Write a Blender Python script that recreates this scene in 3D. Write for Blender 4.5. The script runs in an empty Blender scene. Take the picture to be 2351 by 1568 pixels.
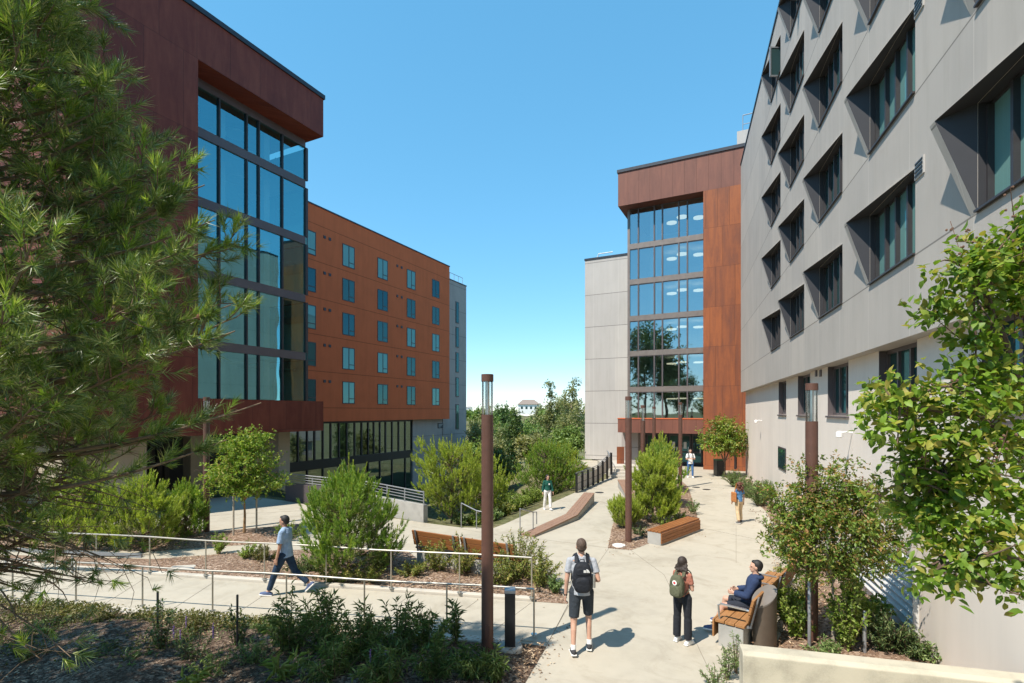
import bpy, math, random
import numpy as np
from mathutils import Vector, Matrix
R_ = math.radians
scn = bpy.context.scene
COL = scn.collection
# ------------------------------------------------------------------ camera, sky, sun, exposure
CAMZ = 4.0
FD, CXD, HYD = 1175.5, 1175.5, 946.4          # focal length, centre and horizon of the photograph (2351 px wide)
cd = bpy.data.cameras.new('camera'); cam = bpy.data.objects.new('camera', cd); COL.objects.link(cam)
cam.location = (0, 0, CAMZ); cam.rotation_euler = (R_(90), 0, 0)
cd.sensor_width = 36; cd.lens = 18; cd.shift_y = 0.069; cd.clip_start = 0.1; cd.clip_end = 6000
scn.camera = cam
SUN_AZ = (-0.77, -0.638)                       # horizontal direction towards the sun
SUN_EL = R_(55.5)
wd = bpy.data.worlds.new('World'); scn.world = wd; wd.use_nodes = True
nt = wd.node_tree; nt.nodes.clear()
sky = nt.nodes.new('ShaderNodeTexSky'); sky.sky_type = 'NISHITA'; sky.sun_disc = False
sky.sun_elevation = SUN_EL; sky.sun_rotation = math.atan2(SUN_AZ[0], SUN_AZ[1])
sky.air_density = 0.8; sky.dust_density = 0.0; sky.ozone_density = 6.0; sky.altitude = 0
hs = nt.nodes.new('ShaderNodeHueSaturation'); hs.inputs['Saturation'].default_value = 1.6; hs.inputs['Hue'].default_value = 0.484
bg = nt.nodes.new('ShaderNodeBackground'); bg.inputs['Strength'].default_value = 0.15
wo = nt.nodes.new('ShaderNodeOutputWorld')
gm = nt.nodes.new('ShaderNodeGamma'); gm.inputs[1].default_value = 0.5          # the photograph holds back the bright horizon
nt.links.new(sky.outputs[0], gm.inputs[0]); nt.links.new(gm.outputs[0], hs.inputs['Color']); nt.links.new(hs.outputs[0], bg.inputs[0]); nt.links.new(bg.outputs[0], wo.inputs[0])
sd = bpy.data.lights.new('sun', 'SUN'); sd.energy = 2.0; sd.angle = R_(0.53); sd.color = (1.0, 0.92, 0.80)
so = bpy.data.objects.new('sun', sd); COL.objects.link(so); so.location = (-20, -20, 40)
_ts = Vector((SUN_AZ[0]*math.cos(SUN_EL), SUN_AZ[1]*math.cos(SUN_EL), math.sin(SUN_EL)))
so.rotation_euler = _ts.to_track_quat('Z', 'Y').to_euler()
scn.view_settings.view_transform = 'Standard'; scn.view_settings.look = 'None'
scn.view_settings.exposure = 1.82; scn.view_settings.gamma = 1.0; scn.view_settings.use_curve_mapping = False
scn.cycles.max_bounces = 8; scn.cycles.transparent_max_bounces = 12; scn.cycles.glossy_bounces = 3; scn.cycles.diffuse_bounces = 3
scn.cycles.caustics_reflective = False; scn.cycles.caustics_refractive = False
scn.cycles.use_denoising = True

# ------------------------------------------------------------------ helpers
def P(x, y, z=0.0):
    """point of the place at height z seen at pixel (x, y)"""
    Y = (CAMZ - z)*FD/(y - HYD)
    return Vector(((x - CXD)/FD*Y, Y, z))
def Q(x, y, Y):
    return Vector(((x - CXD)/FD*Y, Y, CAMZ - (y - HYD)*Y/FD))

class MB:
    def __init__(s): s.v = []; s.f = []; s.m = []; s.mi = 0
    def add(s, vs, fs):
        b = len(s.v); s.v += [tuple(p) for p in vs]
        for f in fs: s.f.append(tuple(b+i for i in f)); s.m.append(s.mi)
        return s
    def box(s, x0, x1, y0, y1, z0, z1):
        return s.add([(x0,y0,z0),(x1,y0,z0),(x1,y1,z0),(x0,y1,z0),(x0,y0,z1),(x1,y0,z1),(x1,y1,z1),(x0,y1,z1)],
              [(0,3,2,1),(4,5,6,7),(0,1,5,4),(1,2,6,5),(2,3,7,6),(3,0,4,7)])
    def prism(s, poly, z0, z1):
        n = len(poly)
        a = sum(poly[i][0]*poly[(i+1)%n][1]-poly[(i+1)%n][0]*poly[i][1] for i in range(n))
        if a < 0: poly = poly[::-1]
        vs = [(p[0],p[1],z0) for p in poly]+[(p[0],p[1],z1) for p in poly]
        return s.add(vs, [tuple(range(n))[::-1], tuple(range(n,2*n))]+[(i,(i+1)%n,n+(i+1)%n,n+i) for i in range(n)])
    def sheet(s, poly, z):
        n = len(poly)
        a = sum(poly[i][0]*poly[(i+1)%n][1]-poly[(i+1)%n][0]*poly[i][1] for i in range(n))
        if a < 0: poly = poly[::-1]
        return s.add([(p[0],p[1],z) for p in poly], [tuple(range(n))])
    def extr(s, pts, vec):
        """planar polygon of 3-D points extruded by vec"""
        n = len(pts); pts = [Vector(p) for p in pts]; vec = Vector(vec)
        nn = Vector((0,0,0))
        for i in range(n): nn += pts[i].cross(pts[(i+1)%n])
        if nn.dot(vec) < 0: pts = pts[::-1]
        vs = pts+[p+vec for p in pts]
        return s.add(vs, [tuple(range(n))[::-1], tuple(range(n,2*n))]+[(i,(i+1)%n,n+(i+1)%n,n+i) for i in range(n)])
    def bar(s, a, b, w, h, up=(0,0,1)):
        a = Vector(a); b = Vector(b); d = (b-a).normalized(); u = Vector(up)
        if abs(d.dot(u)) > .98: u = Vector((0,1,0))
        r = d.cross(u).normalized()*w/2; t = r.cross(d).normalized()*h/2
        vs = [a-r-t,a+r-t,a+r+t,a-r+t,b-r-t,b+r-t,b+r+t,b-r+t]
        return s.add(vs, [(0,1,2,3),(7,6,5,4),(0,4,5,1),(1,5,6,2),(2,6,7,3),(3,7,4,0)])
    def tube(s, pts, r, n=8, cap=True):
        pts = [Vector(p) for p in pts]; k = len(pts)
        rs = r if isinstance(r, (list,tuple)) else [r]*k
        vs = []; u = None
        for i in range(k):
            d = (pts[min(i+1,k-1)]-pts[max(i-1,0)])
            d = d.normalized() if d.length > 1e-9 else Vector((0,0,1))
            if u is None:
                u = d.cross(Vector((0,0,1)) if abs(d.z) < .9 else Vector((1,0,0))).normalized()
            else:
                u = (u-d*u.dot(d)); u = u.normalized() if u.length > 1e-6 else d.orthogonal().normalized()
            w = d.cross(u)
            for j in range(n):
                a = 2*math.pi*j/n
                vs.append(pts[i]+(u*math.cos(a)+w*math.sin(a))*rs[i])
        fs = []
        for i in range(k-1):
            for j in range(n):
                fs.append((i*n+j, i*n+(j+1)%n, (i+1)*n+(j+1)%n, (i+1)*n+j))
        if cap: fs += [tuple(range(n))[::-1], tuple(range((k-1)*n,k*n))]
        return s.add(vs, fs)
    def lathe(s, prof, c=(0,0,0), n=20, sx=1, sy=1):
        k = len(prof); vs = []
        for r, z in prof:
            for j in range(n):
                a = 2*math.pi*j/n; vs.append((c[0]+r*math.cos(a)*sx, c[1]+r*math.sin(a)*sy, c[2]+z))
        fs = []
        for i in range(k-1):
            for j in range(n): fs.append((i*n+j, i*n+(j+1)%n, (i+1)*n+(j+1)%n, (i+1)*n+j))
        fs += [tuple(range(n))[::-1], tuple(range((k-1)*n,k*n))]
        return s.add(vs, fs)
    def ell(s, c, r, n=14, m=9):
        prof = [(math.sin(math.pi*i/m), -math.cos(math.pi*i/m)) for i in range(1, m)]
        vs = []; 
        for rr, z in prof:
            for j in range(n):
                a = 2*math.pi*j/n; vs.append((c[0]+rr*math.cos(a)*r[0], c[1]+rr*math.sin(a)*r[1], c[2]+z*r[2]))
        b = len(vs); vs += [(c[0],c[1],c[2]-r[2]), (c[0],c[1],c[2]+r[2])]
        fs = []; k = len(prof)
        for i in range(k-1):
            for j in range(n): fs.append((i*n+j, i*n+(j+1)%n, (i+1)*n+(j+1)%n, (i+1)*n+j))
        for j in range(n):
            fs.append((b, (j+1)%n, j)); fs.append((b+1, (k-1)*n+j, (k-1)*n+(j+1)%n))
        return s.add(vs, fs)
    def build(s, name, mat, parent=None, smooth=False, bevel=0.0, loc=None):
        me = bpy.data.meshes.new(name)
        vs = s.v
        if loc is not None: vs = [(p[0]-loc[0], p[1]-loc[1], p[2]-loc[2]) for p in vs]
        me.from_pydata(vs, [], s.f)
        for m in (mat if isinstance(mat, (list,tuple)) else [mat]): me.materials.append(m)
        if max(s.m, default=0) > 0: me.polygons.foreach_set('material_index', s.m)
        if smooth: me.polygons.foreach_set('use_smooth', [True]*len(me.polygons))
        me.update()
        o = bpy.data.objects.new(name, me); COL.objects.link(o)
        if parent: o.parent = parent
        if loc is not None: o.location = loc
        if smooth == 'auto':
            me.set_sharp_from_angle(angle=R_(40))
        if bevel:
            b = o.modifiers.new('bevel', 'BEVEL'); b.width = bevel; b.segments = 2; b.limit_method = 'ANGLE'; b.angle_limit = R_(40)
        return o
def tag(o, label=None, cat=None, group=None, kind=None):
    if label: o['label'] = label
    if cat: o['category'] = cat
    if group: o['group'] = group
    if kind: o['kind'] = kind
    return o
def empty(name, loc=(0,0,0), rz=0.0, label=None, cat=None, group=None):
    o = bpy.data.objects.new(name, None); COL.objects.link(o); o.location = loc; o.rotation_euler = (0,0,rz); o.empty_display_size = .2
    return tag(o, label, cat, group)
def copy_tree(o, parent=None):
    kids = [c for c in bpy.data.objects if c.parent == o]
    c = o.copy(); COL.objects.link(c)
    if parent: c.parent = parent
    for k in kids: copy_tree(k, c)
    return c
class Frame:
    """horizontal frame: local x along a facade, local y 90 degrees to its left"""
    def __init__(s, d, x0, y0):
        l = math.hypot(*d); s.c = d[0]/l; s.s = d[1]/l; s.x0 = x0; s.y0 = y0; s.th = math.atan2(d[1], d[0])
    def world(s, x, y, z=0): return Vector((s.c*x-s.s*y, s.s*x+s.c*y, z))
    def root(s, name, **k): return empty(name, s.world(s.x0, s.y0), s.th, **k)
    def x_at(s, px, y):
        """x where the picture column px (2351 wide) meets the plane y"""
        r = (px-CXD)/FD
        return y*(s.s+r*s.c)/(s.c-r*s.s)
class FMB(MB):
    def __init__(s, fr): MB.__init__(s); s.fr = fr
    def add(s, vs, fs):
        return MB.add(s, [(p[0]-s.fr.x0, p[1]-s.fr.y0, p[2]) for p in vs], fs)

class Pieces:
    """collects boxes and builds every one as a part of its own"""
    def __init__(s, fr): s.fr = fr; s.b = []
    def box(s, *a): s.b.append(a)
    def build(s, name, mat, parent): return [FMB(s.fr).box(*a).build(name, mat, parent) for a in s.b]
# ------------------------------------------------------------------ materials
class N:
    def __init__(s, name):
        s.m = bpy.data.materials.new(name); s.m.use_nodes = True; s.t = s.m.node_tree; s.t.nodes.clear()
        s.out = s.new('ShaderNodeOutputMaterial')
    def new(s, ty, **kw):
        n = s.t.nodes.new(ty)
        for k, v in kw.items(): setattr(n, k, v)
        return n
    def link(s, a, b): s.t.links.new(a, b)
    def val(s, sock, v):
        if hasattr(v, 'node'): s.link(v, sock)
        else: sock.default_value = v
    def math(s, op, a, b=0.0, c=0.0):
        n = s.new('ShaderNodeMath', operation=op)
        s.val(n.inputs[0], a); s.val(n.inputs[1], b)
        if len(n.inputs) > 2: s.val(n.inputs[2], c)
        return n.outputs[0]
    def mix(s, f, a, b, mode='MIX'):
        n = s.new('ShaderNodeMix', data_type='RGBA', blend_type=mode)
        s.val(n.inputs['Factor'], f)
        for i, v in ((6, a), (7, b)):
            if isinstance(v, tuple) and len(v) == 3: v = (*v, 1)
            s.val(n.inputs[i], v)
        return n.outputs[2]
    def coord(s, kind='Object'): return s.new('ShaderNodeTexCoord').outputs[kind]
    def sep(s, v):
        n = s.new('ShaderNodeSeparateXYZ'); s.link(v, n.inputs[0]); return n.outputs
    def comb(s, x, y, z):
        n = s.new('ShaderNodeCombineXYZ'); s.val(n.inputs[0], x); s.val(n.inputs[1], y); s.val(n.inputs[2], z); return n.outputs[0]
    def noise(s, vec, scale, detail=4, rough=.55, dist=0.0):
        n = s.new('ShaderNodeTexNoise'); s.link(vec, n.inputs['Vector'])
        n.inputs['Scale'].default_value = scale; n.inputs['Detail'].default_value = detail
        n.inputs['Roughness'].default_value = rough; n.inputs['Distortion'].default_value = dist
        return n.outputs['Fac']
    def ramp(s, f, stops):
        n = s.new('ShaderNodeValToRGB'); s.link(f, n.inputs[0])
        e = n.color_ramp.elements
        while len(e) < len(stops): e.new(0.5)
        for i, (p, c) in enumerate(stops):
            e[i].position = p; e[i].color = (*c, 1) if len(c) == 3 else c
        return n.outputs[0]
    def line(s, c, period, off, width):
        f = s.math('FRACT', s.math('DIVIDE', s.math('SUBTRACT', c, off), period))
        return s.math('LESS_THAN', f, width/period)
    def bump(s, h, dist=.01, strength=.5):
        n = s.new('ShaderNodeBump'); n.inputs['Distance'].default_value = dist; n.inputs['Strength'].default_value = strength
        s.link(h, n.inputs['Height']); return n.outputs[0]
    def pbsdf(s, col, rough=.6, metal=0.0, spec=.5, normal=None, **kw):
        p = s.new('ShaderNodeBsdfPrincipled')
        if isinstance(col, tuple) and len(col) == 3: col = (*col, 1)
        s.val(p.inputs['Base Color'], col); s.val(p.inputs['Roughness'], rough); s.val(p.inputs['Metallic'], metal)
        s.val(p.inputs['Specular IOR Level'], spec)
        if normal is not None: s.link(normal, p.inputs['Normal'])
        for k, v in kw.items(): s.val(p.inputs[k], v)
        return p.outputs[0]
    def done(s, sh): s.link(sh, s.out.inputs['Surface']); return s.m

def m_plain(name, col, rough=.6, metal=0.0, var=.12, scale=6.0, bump=0.0, spec=.5, kind='Object', fine=0.0):
    n = N(name); c = n.coord(kind)
    f = n.noise(c, scale, 5, .6)
    a = tuple(v*(1-var) for v in col); b = tuple(min(1, v*(1+var)) for v in col)
    colr = n.ramp(f, [(.3, a), (.7, b)])
    nm = None
    if bump or fine:
        nm = n.bump(n.noise(c, fine or scale*8, 3, .6), .004, bump or .3)
    return n.done(n.pbsdf(colr, rough, metal, spec, nm))
def m_corten(name, dark, mid, bright, rowh, zoff, w=1.35, amount=.5):
    n = N(name); x, y, z = n.sep(n.coord())
    u = n.math('ADD', x, y)
    vec = n.comb(u, n.math('SUBTRACT', z, zoff), 0.0)
    b = n.new('ShaderNodeTexBrick'); n.link(vec, b.inputs['Vector'])
    b.offset = .37; b.offset_frequency = 2; b.squash = .62; b.squash_frequency = 3
    b.inputs['Color1'].default_value = (0,0,0,1); b.inputs['Color2'].default_value = (1,1,1,1); b.inputs['Mortar'].default_value = (.5,.5,.5,1)
    b.inputs['Scale'].default_value = 1; b.inputs['Mortar Size'].default_value = .011; b.inputs['Mortar Smooth'].default_value = .2
    b.inputs['Brick Width'].default_value = w; b.inputs['Row Height'].default_value = rowh
    streak = n.noise(n.comb(n.math('MULTIPLY', u, 3.2), n.math('MULTIPLY', z, .45), y), 1.0, 6, .6, .6)
    blot = n.noise(n.coord(), 5.0, 6, .65)
    f = n.math('ADD', n.math('MULTIPLY', streak, .62), n.math('ADD', n.math('MULTIPLY', b.outputs['Color'], .15*amount*2), n.math('ADD', n.math('MULTIPLY', blot, .14), n.math('MULTIPLY', n.noise(n.coord(), .55, 4, .6), .22))))
    col = n.ramp(f, [(.36, dark), (.52, mid), (.72, bright)])
    seam = n.mix(n.math('MULTIPLY', b.outputs['Fac'], .6), col, tuple(v*.45 for v in dark))
    nm = n.bump(n.math('SUBTRACT', n.math('MULTIPLY', blot, .2), b.outputs['Fac']), .01, .6)
    return n.done(n.pbsdf(seam, .62, 0, .35, nm))
def m_stucco(name, col, period=3.07, off=0.0, width=.035, var=.06, stain=.10, vper=0):
    n = N(name); c = n.coord(); x, y, z = n.sep(c)
    f = n.noise(c, .6, 5, .6); g = n.noise(n.comb(n.math('MULTIPLY', n.math('ADD', x, y), 2.5), n.math('MULTIPLY', z, .2), 0.0), 1.0, 4, .6)
    k = n.math('ADD', n.math('MULTIPLY', f, .5), n.math('MULTIPLY', g, .5))
    colr = n.ramp(k, [(.3, tuple(v*(1-var-stain) for v in col)), (.55, col), (.75, tuple(min(1, v*(1+var)) for v in col))])
    if vper:                                         # panels differ a little in tone, with a thin pale seal between them
        wn = n.new('ShaderNodeTexWhiteNoise', noise_dimensions='2D')
        n.link(n.comb(n.math('FLOOR', n.math('DIVIDE', x, vper)), n.math('FLOOR', n.math('DIVIDE', n.math('SUBTRACT', z, off), period)), 0.0), wn.inputs['Vector'])
        colr = n.mix(1.0, colr, n.ramp(wn.outputs['Value'], [(0, (.93,.93,.94)), (1, (1.05,1.04,1.03))]), 'MULTIPLY')
        colr = n.mix(n.math('MULTIPLY', n.line(x, vper, .3, .016), .45), colr, tuple(min(1, v*1.5) for v in col))
        drip = n.noise(n.comb(n.math('MULTIPLY', x, 5.0), n.math('MULTIPLY', z, .35), 0.0), 1.0, 5, .7)
        colr = n.mix(1.0, colr, n.ramp(drip, [(.5, (1,1,1)), (.74, (.92,.915,.90))]), 'MULTIPLY')
    if period:
        colr = n.mix(n.math('MULTIPLY', n.line(z, period, off, width), .75), colr, tuple(v*.3 for v in col))
    nm = n.bump(n.noise(c, 90, 3, .7), .003, .35)
    return n.done(n.pbsdf(colr, .85, 0, .25, nm))
def m_glass(name, tint=(.45,.66,.64), refl=(.62,.86,.95), base=.3):
    n = N(name)
    tr = n.new('ShaderNodeBsdfTransparent'); tr.inputs[0].default_value = (*tint, 1)
    gl = n.new('ShaderNodeBsdfGlossy'); gl.inputs['Roughness'].default_value = .015; gl.inputs['Color'].default_value = (*refl, 1)
    c = n.coord()
    n.link(n.bump(n.noise(c, .55, 1, .4), .35, .022), gl.inputs['Normal'])
    fr = n.new('ShaderNodeFresnel'); fr.inputs[0].default_value = 1.5
    ms = n.new('ShaderNodeMixShader'); n.link(n.math('ADD', n.math('MULTIPLY', fr.outputs[0], .9), base), ms.inputs[0])
    n.link(tr.outputs[0], ms.inputs[1]); n.link(gl.outputs[0], ms.inputs[2])
    return n.done(ms.outputs[0])
def m_pane(name, col, refl=(.6,.85,.92), base=.2, curtain=None):
    """opaque look of a room window: dark room or drawn curtain behind reflecting glass"""
    n = N(name); c = n.coord(); x, y, z = n.sep(c)
    cc = (*col, 1)
    if curtain:
        fold = n.noise(n.comb(n.math('MULTIPLY', n.math('ADD', x, y), 22), 0.0, 0.0), 1.0, 2, .5)
        cc = n.mix(fold, tuple(v*.75 for v in curtain), curtain)
    d = n.new('ShaderNodeBsdfDiffuse'); n.val(d.inputs[0], cc)
    gl = n.new('ShaderNodeBsdfGlossy'); gl.inputs['Roughness'].default_value = .015; gl.inputs['Color'].default_value = (*refl, 1)
    n.link(n.bump(n.noise(c, .8, 1, .4), .3, .02), gl.inputs['Normal'])
    fr = n.new('ShaderNodeFresnel'); fr.inputs[0].default_value = 1.5
    ms = n.new('ShaderNodeMixShader'); n.link(n.math('ADD', n.math('MULTIPLY', fr.outputs[0], .9), base), ms.inputs[0])
    n.link(d.outputs[0], ms.inputs[1]); n.link(gl.outputs[0], ms.inputs[2])
    return n.done(ms.outputs[0])
def m_leaf(name, c1, c2, c3=None, trans=.35, gloss=.12, rough=.45):
    n = N(name)
    g = n.new('ShaderNodeNewGeometry')
    c3 = c3 or c2
    col = n.ramp(g.outputs['Random Per Island'], [(0, c1), (.6, c2), (.95, c3)])
    cl = n.noise(n.coord(), 1.6, 3, .6)
    col = n.mix(1.0, col, n.ramp(cl, [(.3, (.72,.74,.72)), (.7, (1.22,1.18,1.0))]), 'MULTIPLY')
    d = n.pbsdf(col, rough, 0, gloss*3)
    t = n.new('ShaderNodeBsdfTranslucent'); n.link(n.mix(1.0, col, (1.15,1.2,.6), 'MULTIPLY'), t.inputs[0])
    ms = n.new('ShaderNodeMixShader'); ms.inputs[0].default_value = trans
    n.link(d, ms.inputs[1]); n.link(t.outputs[0], ms.inputs[2])
    return n.done(ms.outputs[0])
def m_wood(name, a, b, axis=0):
    n = N(name); c = n.coord(); x, y, z = n.sep(c)
    al = [n.math('MULTIPLY', q, (2.0 if i == axis else 26.0)) for i, q in enumerate((x, y, z))]
    f = n.noise(n.comb(*al), 1.0, 5, .65, .4)
    g = n.noise(c, 1.3, 3, .5)
    col = n.ramp(n.math('ADD', n.math('MULTIPLY', f, .7), n.math('MULTIPLY', g, .3)), [(.3, a), (.7, b)])
    return n.done(n.pbsdf(col, .6, 0, .3, n.bump(f, .004, .4)))
def m_concrete(name, col, dark=.72, scale=.5, kind='Object', spots=False):
    n = N(name); c = n.coord(kind)
    f = n.noise(c, scale, 6, .62); g = n.noise(c, 3.4, 5, .6); h = n.noise(c, 60, 3, .7)
    k = n.math('ADD', n.math('MULTIPLY', f, .55), n.math('ADD', n.math('MULTIPLY', g, .3), n.math('MULTIPLY', h, .15)))
    colr = n.ramp(k, [(.32, tuple(v*dark for v in col)), (.5, col), (.68, tuple(min(1, v*1.1) for v in col))])
    if spots:                                        # gum, drips and old patches
        v = n.new('ShaderNodeTexVoronoi'); n.link(c, v.inputs['Vector']); v.inputs['Scale'].default_value = 1.7
        colr = n.mix(1.0, colr, n.ramp(v.outputs['Distance'], [(.02, (.72,.70,.68)), (.06, (1,1,1))]), 'MULTIPLY')
        st = n.noise(c, .9, 6, .72, 1.2)
        colr = n.mix(1.0, colr, n.ramp(st, [(.5, (1,1,1)), (.72, (.80,.78,.75))]), 'MULTIPLY')
    return n.done(n.pbsdf(colr, .82, 0, .25, n.bump(h, .003, .3)))
def m_mulch(name, cols, scale=26):
    n = N(name); c = n.coord()
    v = n.new('ShaderNodeTexVoronoi'); n.link(c, v.inputs['Vector']); v.inputs['Scale'].default_value = scale
    vv = n.sep(v.outputs['Color'])[0]
    f = n.noise(c, 1.1, 5, .6)
    col = n.ramp(vv, [(0, cols[0]), (.5, cols[1]), (.9, cols[2])])
    col = n.mix(n.ramp(f, [(.4, (0,0,0)), (.65, (.7,.7,.7))]), col, cols[3])
    h = n.math('ADD', v.outputs['Distance'], n.noise(c, 70, 3, .6))
    return n.done(n.pbsdf(col, .95, 0, .1, n.bump(h, .03, .9)))
def m_cloth(name, col, var=.1, weave=260, rough=.9):
    n = N(name); c = n.coord()
    f = n.noise(c, 9, 4, .6)
    colr = n.ramp(f, [(.3, tuple(v*(1-var) for v in col)), (.7, tuple(min(1, v*(1+var)) for v in col))])
    h = n.math('ADD', n.math('MULTIPLY', n.noise(c, 16, 3, .5, .5), 1.0), n.math('MULTIPLY', n.noise(c, weave, 1, .5), .08))
    return n.done(n.pbsdf(colr, rough, 0, .2, n.bump(h, .03, .55)))

M = {}
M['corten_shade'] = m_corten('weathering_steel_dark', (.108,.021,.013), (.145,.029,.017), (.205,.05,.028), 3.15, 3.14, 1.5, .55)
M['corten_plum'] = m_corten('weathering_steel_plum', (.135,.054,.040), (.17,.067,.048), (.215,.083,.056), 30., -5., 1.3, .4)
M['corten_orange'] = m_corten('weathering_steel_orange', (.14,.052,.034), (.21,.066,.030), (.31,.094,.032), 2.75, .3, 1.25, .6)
M['coping'] = m_plain('dark_coping_metal', (.045,.05,.06), .45, .6)
M['frame'] = m_plain('dark_bronze_frame', (.05,.045,.048), .45, .2)
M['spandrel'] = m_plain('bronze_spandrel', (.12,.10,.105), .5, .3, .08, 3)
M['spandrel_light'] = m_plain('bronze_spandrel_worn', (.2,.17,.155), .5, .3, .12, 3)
M['glass_blue'] = m_glass('tinted_glass_blue', (.55,.74,.69), (.34,.86,.98), .36)
M['glass_center'] = m_glass('tinted_glass_pale', (.62,.76,.75), (.74,.92,.97), .38)
M['glass_low'] = m_glass('storefront_glass', (.42,.6,.56), (.7,.85,.9), .3)
M['pane_dark'] = m_pane('window_pane_dark', (.012,.018,.022), (.16,.42,.48), .16)
M['pane_blue'] = m_pane('window_pane_sky', (.012,.02,.026), (.25,.72,.92), .34)
M['pane_curtain'] = m_pane('window_pane_curtain', (.1,.2,.2), (.17,.44,.47), .12, (.19,.36,.34))
M['pane_half'] = m_pane('window_pane_gloomy', (.04,.075,.075), (.17,.44,.48), .13)
M['orange'] = m_stucco('orange_plaster', (.60,.142,.055), 3.07, 4.35, .05)
M['gray_cladding'] = m_stucco('gray_cladding', (.45,.415,.38), 2.6, 1.33, .028, .05, .08, 1.965)
M['gray_light'] = m_stucco('light_gray_panel', (.46,.44,.42), 2.66, .4, .05, .04, .05, 2.1)
M['gray_far'] = m_stucco('pale_gray_plaster', (.36,.33,.32), 3.07, 4.35, .05)
M['cream'] = m_stucco('cream_plaster', (.76,.68,.61), 0, 0, 0, .04, .05)
M['beige'] = m_stucco('beige_plaster', (.42,.36,.28), 0, 0, 0, .05, .06)
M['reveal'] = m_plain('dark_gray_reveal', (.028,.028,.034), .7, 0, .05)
M['interior'] = m_plain('interior_plaster', (.62,.64,.62), .8, 0, .05)
M['ceiling'] = m_plain('interior_ceiling', (.55,.56,.54), .8, 0, .03)
_n = N('lit_ceiling_lamp'); M['lampdisc'] = _n.done(_n.pbsdf((.9,.88,.82), .6, **{'Emission Color': (1.0, .84, .6, 1), 'Emission Strength': .34}))
M['lampdisc_dim'] = m_plain('unlit_lamp_disc', (.5,.5,.48), .7, 0, .02)
M['concrete'] = m_concrete('pale_concrete_paving', (.42,.38,.31), .80, .35, 'Object', True)
M['ramp_conc'] = m_concrete('ramp_concrete', (.43,.39,.32), .80, .6, 'Object', True)
M['curb'] = m_concrete('curb_concrete', (.5,.46,.4), .75, 1.2)
M['wallconc'] = m_concrete('planter_wall_concrete', (.46,.42,.33), .62, 1.6)
M['baseconc'] = m_concrete('gray_bench_concrete', (.36,.35,.33), .75, 2.0)
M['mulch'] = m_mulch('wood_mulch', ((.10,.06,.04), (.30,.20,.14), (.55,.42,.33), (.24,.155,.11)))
M['mulch_shade'] = m_mulch('dark_mulch', ((.05,.033,.024), (.14,.095,.07), (.36,.27,.2), (.09,.06,.042)))  # same wood mulch, with the trees' shade put into its colour
M['soil'] = m_mulch('hillside_soil', ((.08,.075,.035), (.15,.13,.07), (.22,.2,.11), (.10,.12,.045)), 5)
M['lamp'] = m_plain('rust_brown_paint', (.105,.048,.034), .55, 0, .12, 9, .1)
M['lampglass'] = m_glass('clear_lamp_glass', (.93,.95,.95), (1,1,1), .03)
M['steel'] = m_plain('brushed_steel', (.62,.62,.62), .32, .9, .06, 20)
M['rail'] = m_plain('worn_steel_rail', (.44,.41,.36), .4, .6, .06, 20)
M['post'] = m_plain('tan_steel_post', (.42,.38,.31), .45, .6, .08, 20)
M['slat'] = m_plain('pale_painted_slat', (.60,.59,.57), .5, 0, .05)
M['steel_dull'] = m_plain('galvanised_steel', (.33,.34,.36), .5, .7, .1, 12)
M['black'] = m_plain('black_metal', (.018,.018,.02), .42, .2)
M['wood'] = m_wood('warm_hardwood', (.17,.066,.024), (.34,.135,.045), 0)
M['wood_pale'] = m_wood('pale_hardwood', (.22,.10,.038), (.42,.21,.082), 0)
M['wood_gray'] = m_wood('weathered_wood', (.20,.115,.075), (.33,.20,.135), 0)
M['bark'] = m_plain('pine_bark', (.13,.085,.06), .9, 0, .4, 14, .8)
M['bark_pale'] = m_plain('pale_bark', (.36,.31,.25), .85, 0, .3, 9, .6)
M['bark_tan'] = m_plain('tan_bark', (.30,.18,.09), .85, 0, .3, 9, .6)
M['twig'] = m_plain('brown_twig', (.16,.11,.07), .9, 0, .3, 10)
M['pine'] = m_leaf('pine_needles', (0.111,0.163,0.046), (0.202,0.267,0.072), (0.468,0.468,0.208), 0.35, .22, .4)
M['pine_tip'] = m_leaf('pine_needles_young', (0.260,0.354,0.047), (0.413,0.507,0.083), (0.590,0.614,0.177), 0.4, .15)
M['pine_tip_green'] = m_leaf('pine_needles_green', (.15,.27,.045), (.25,.40,.07), (.42,.50,.14), .4, .15)
M['pine_big'] = m_leaf('long_pine_needles', (.09,.16,.04), (.155,.24,.055), (.40,.42,.20), .32, .3, .4)
M['pine_big_tip'] = m_leaf('long_pine_needles_young', (.17,.29,.045), (.27,.40,.065), (.48,.52,.17), .38, .2, .4)
M['maple'] = m_leaf('maple_leaves', (0.165,0.264,0.039), (0.264,0.374,0.061), (0.396,0.418,0.110), 0.4)
M['myrtle'] = m_leaf('myrtle_leaves', (0.112,0.188,0.035), (0.194,0.288,0.050), (0.375,0.213,0.100), 0.4, .2)
M['myrtle_near'] = m_leaf('myrtle_leaves_near', (.10,.19,.024), (.22,.35,.045), (.36,.32,.08), .42, .14, .5)
M['seed'] = m_plain('seed_heads', (.16,.09,.06), .9, 0, .3)
M['rosemary'] = m_leaf('gray_green_leaves', (0.108,0.180,0.060), (0.180,0.276,0.096), (0.300,0.372,0.168), 0.3)
M['shrub'] = m_leaf('shrub_leaves', (0.161,0.218,0.046), (0.265,0.310,0.081), (0.414,0.345,0.127), .35)
M['feather'] = m_leaf('feathery_leaves', (.15,.23,.085), (.26,.35,.14), (.42,.47,.25), .45)
M['vine'] = m_leaf('vine_leaves', (.17,.26,.045), (.26,.36,.07), (.38,.44,.15), .4)
M['darkshrub'] = m_leaf('dark_shrub_leaves', (0.062,0.106,0.044), (0.106,0.169,0.062), (0.213,0.250,0.112), 0.3)
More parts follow.
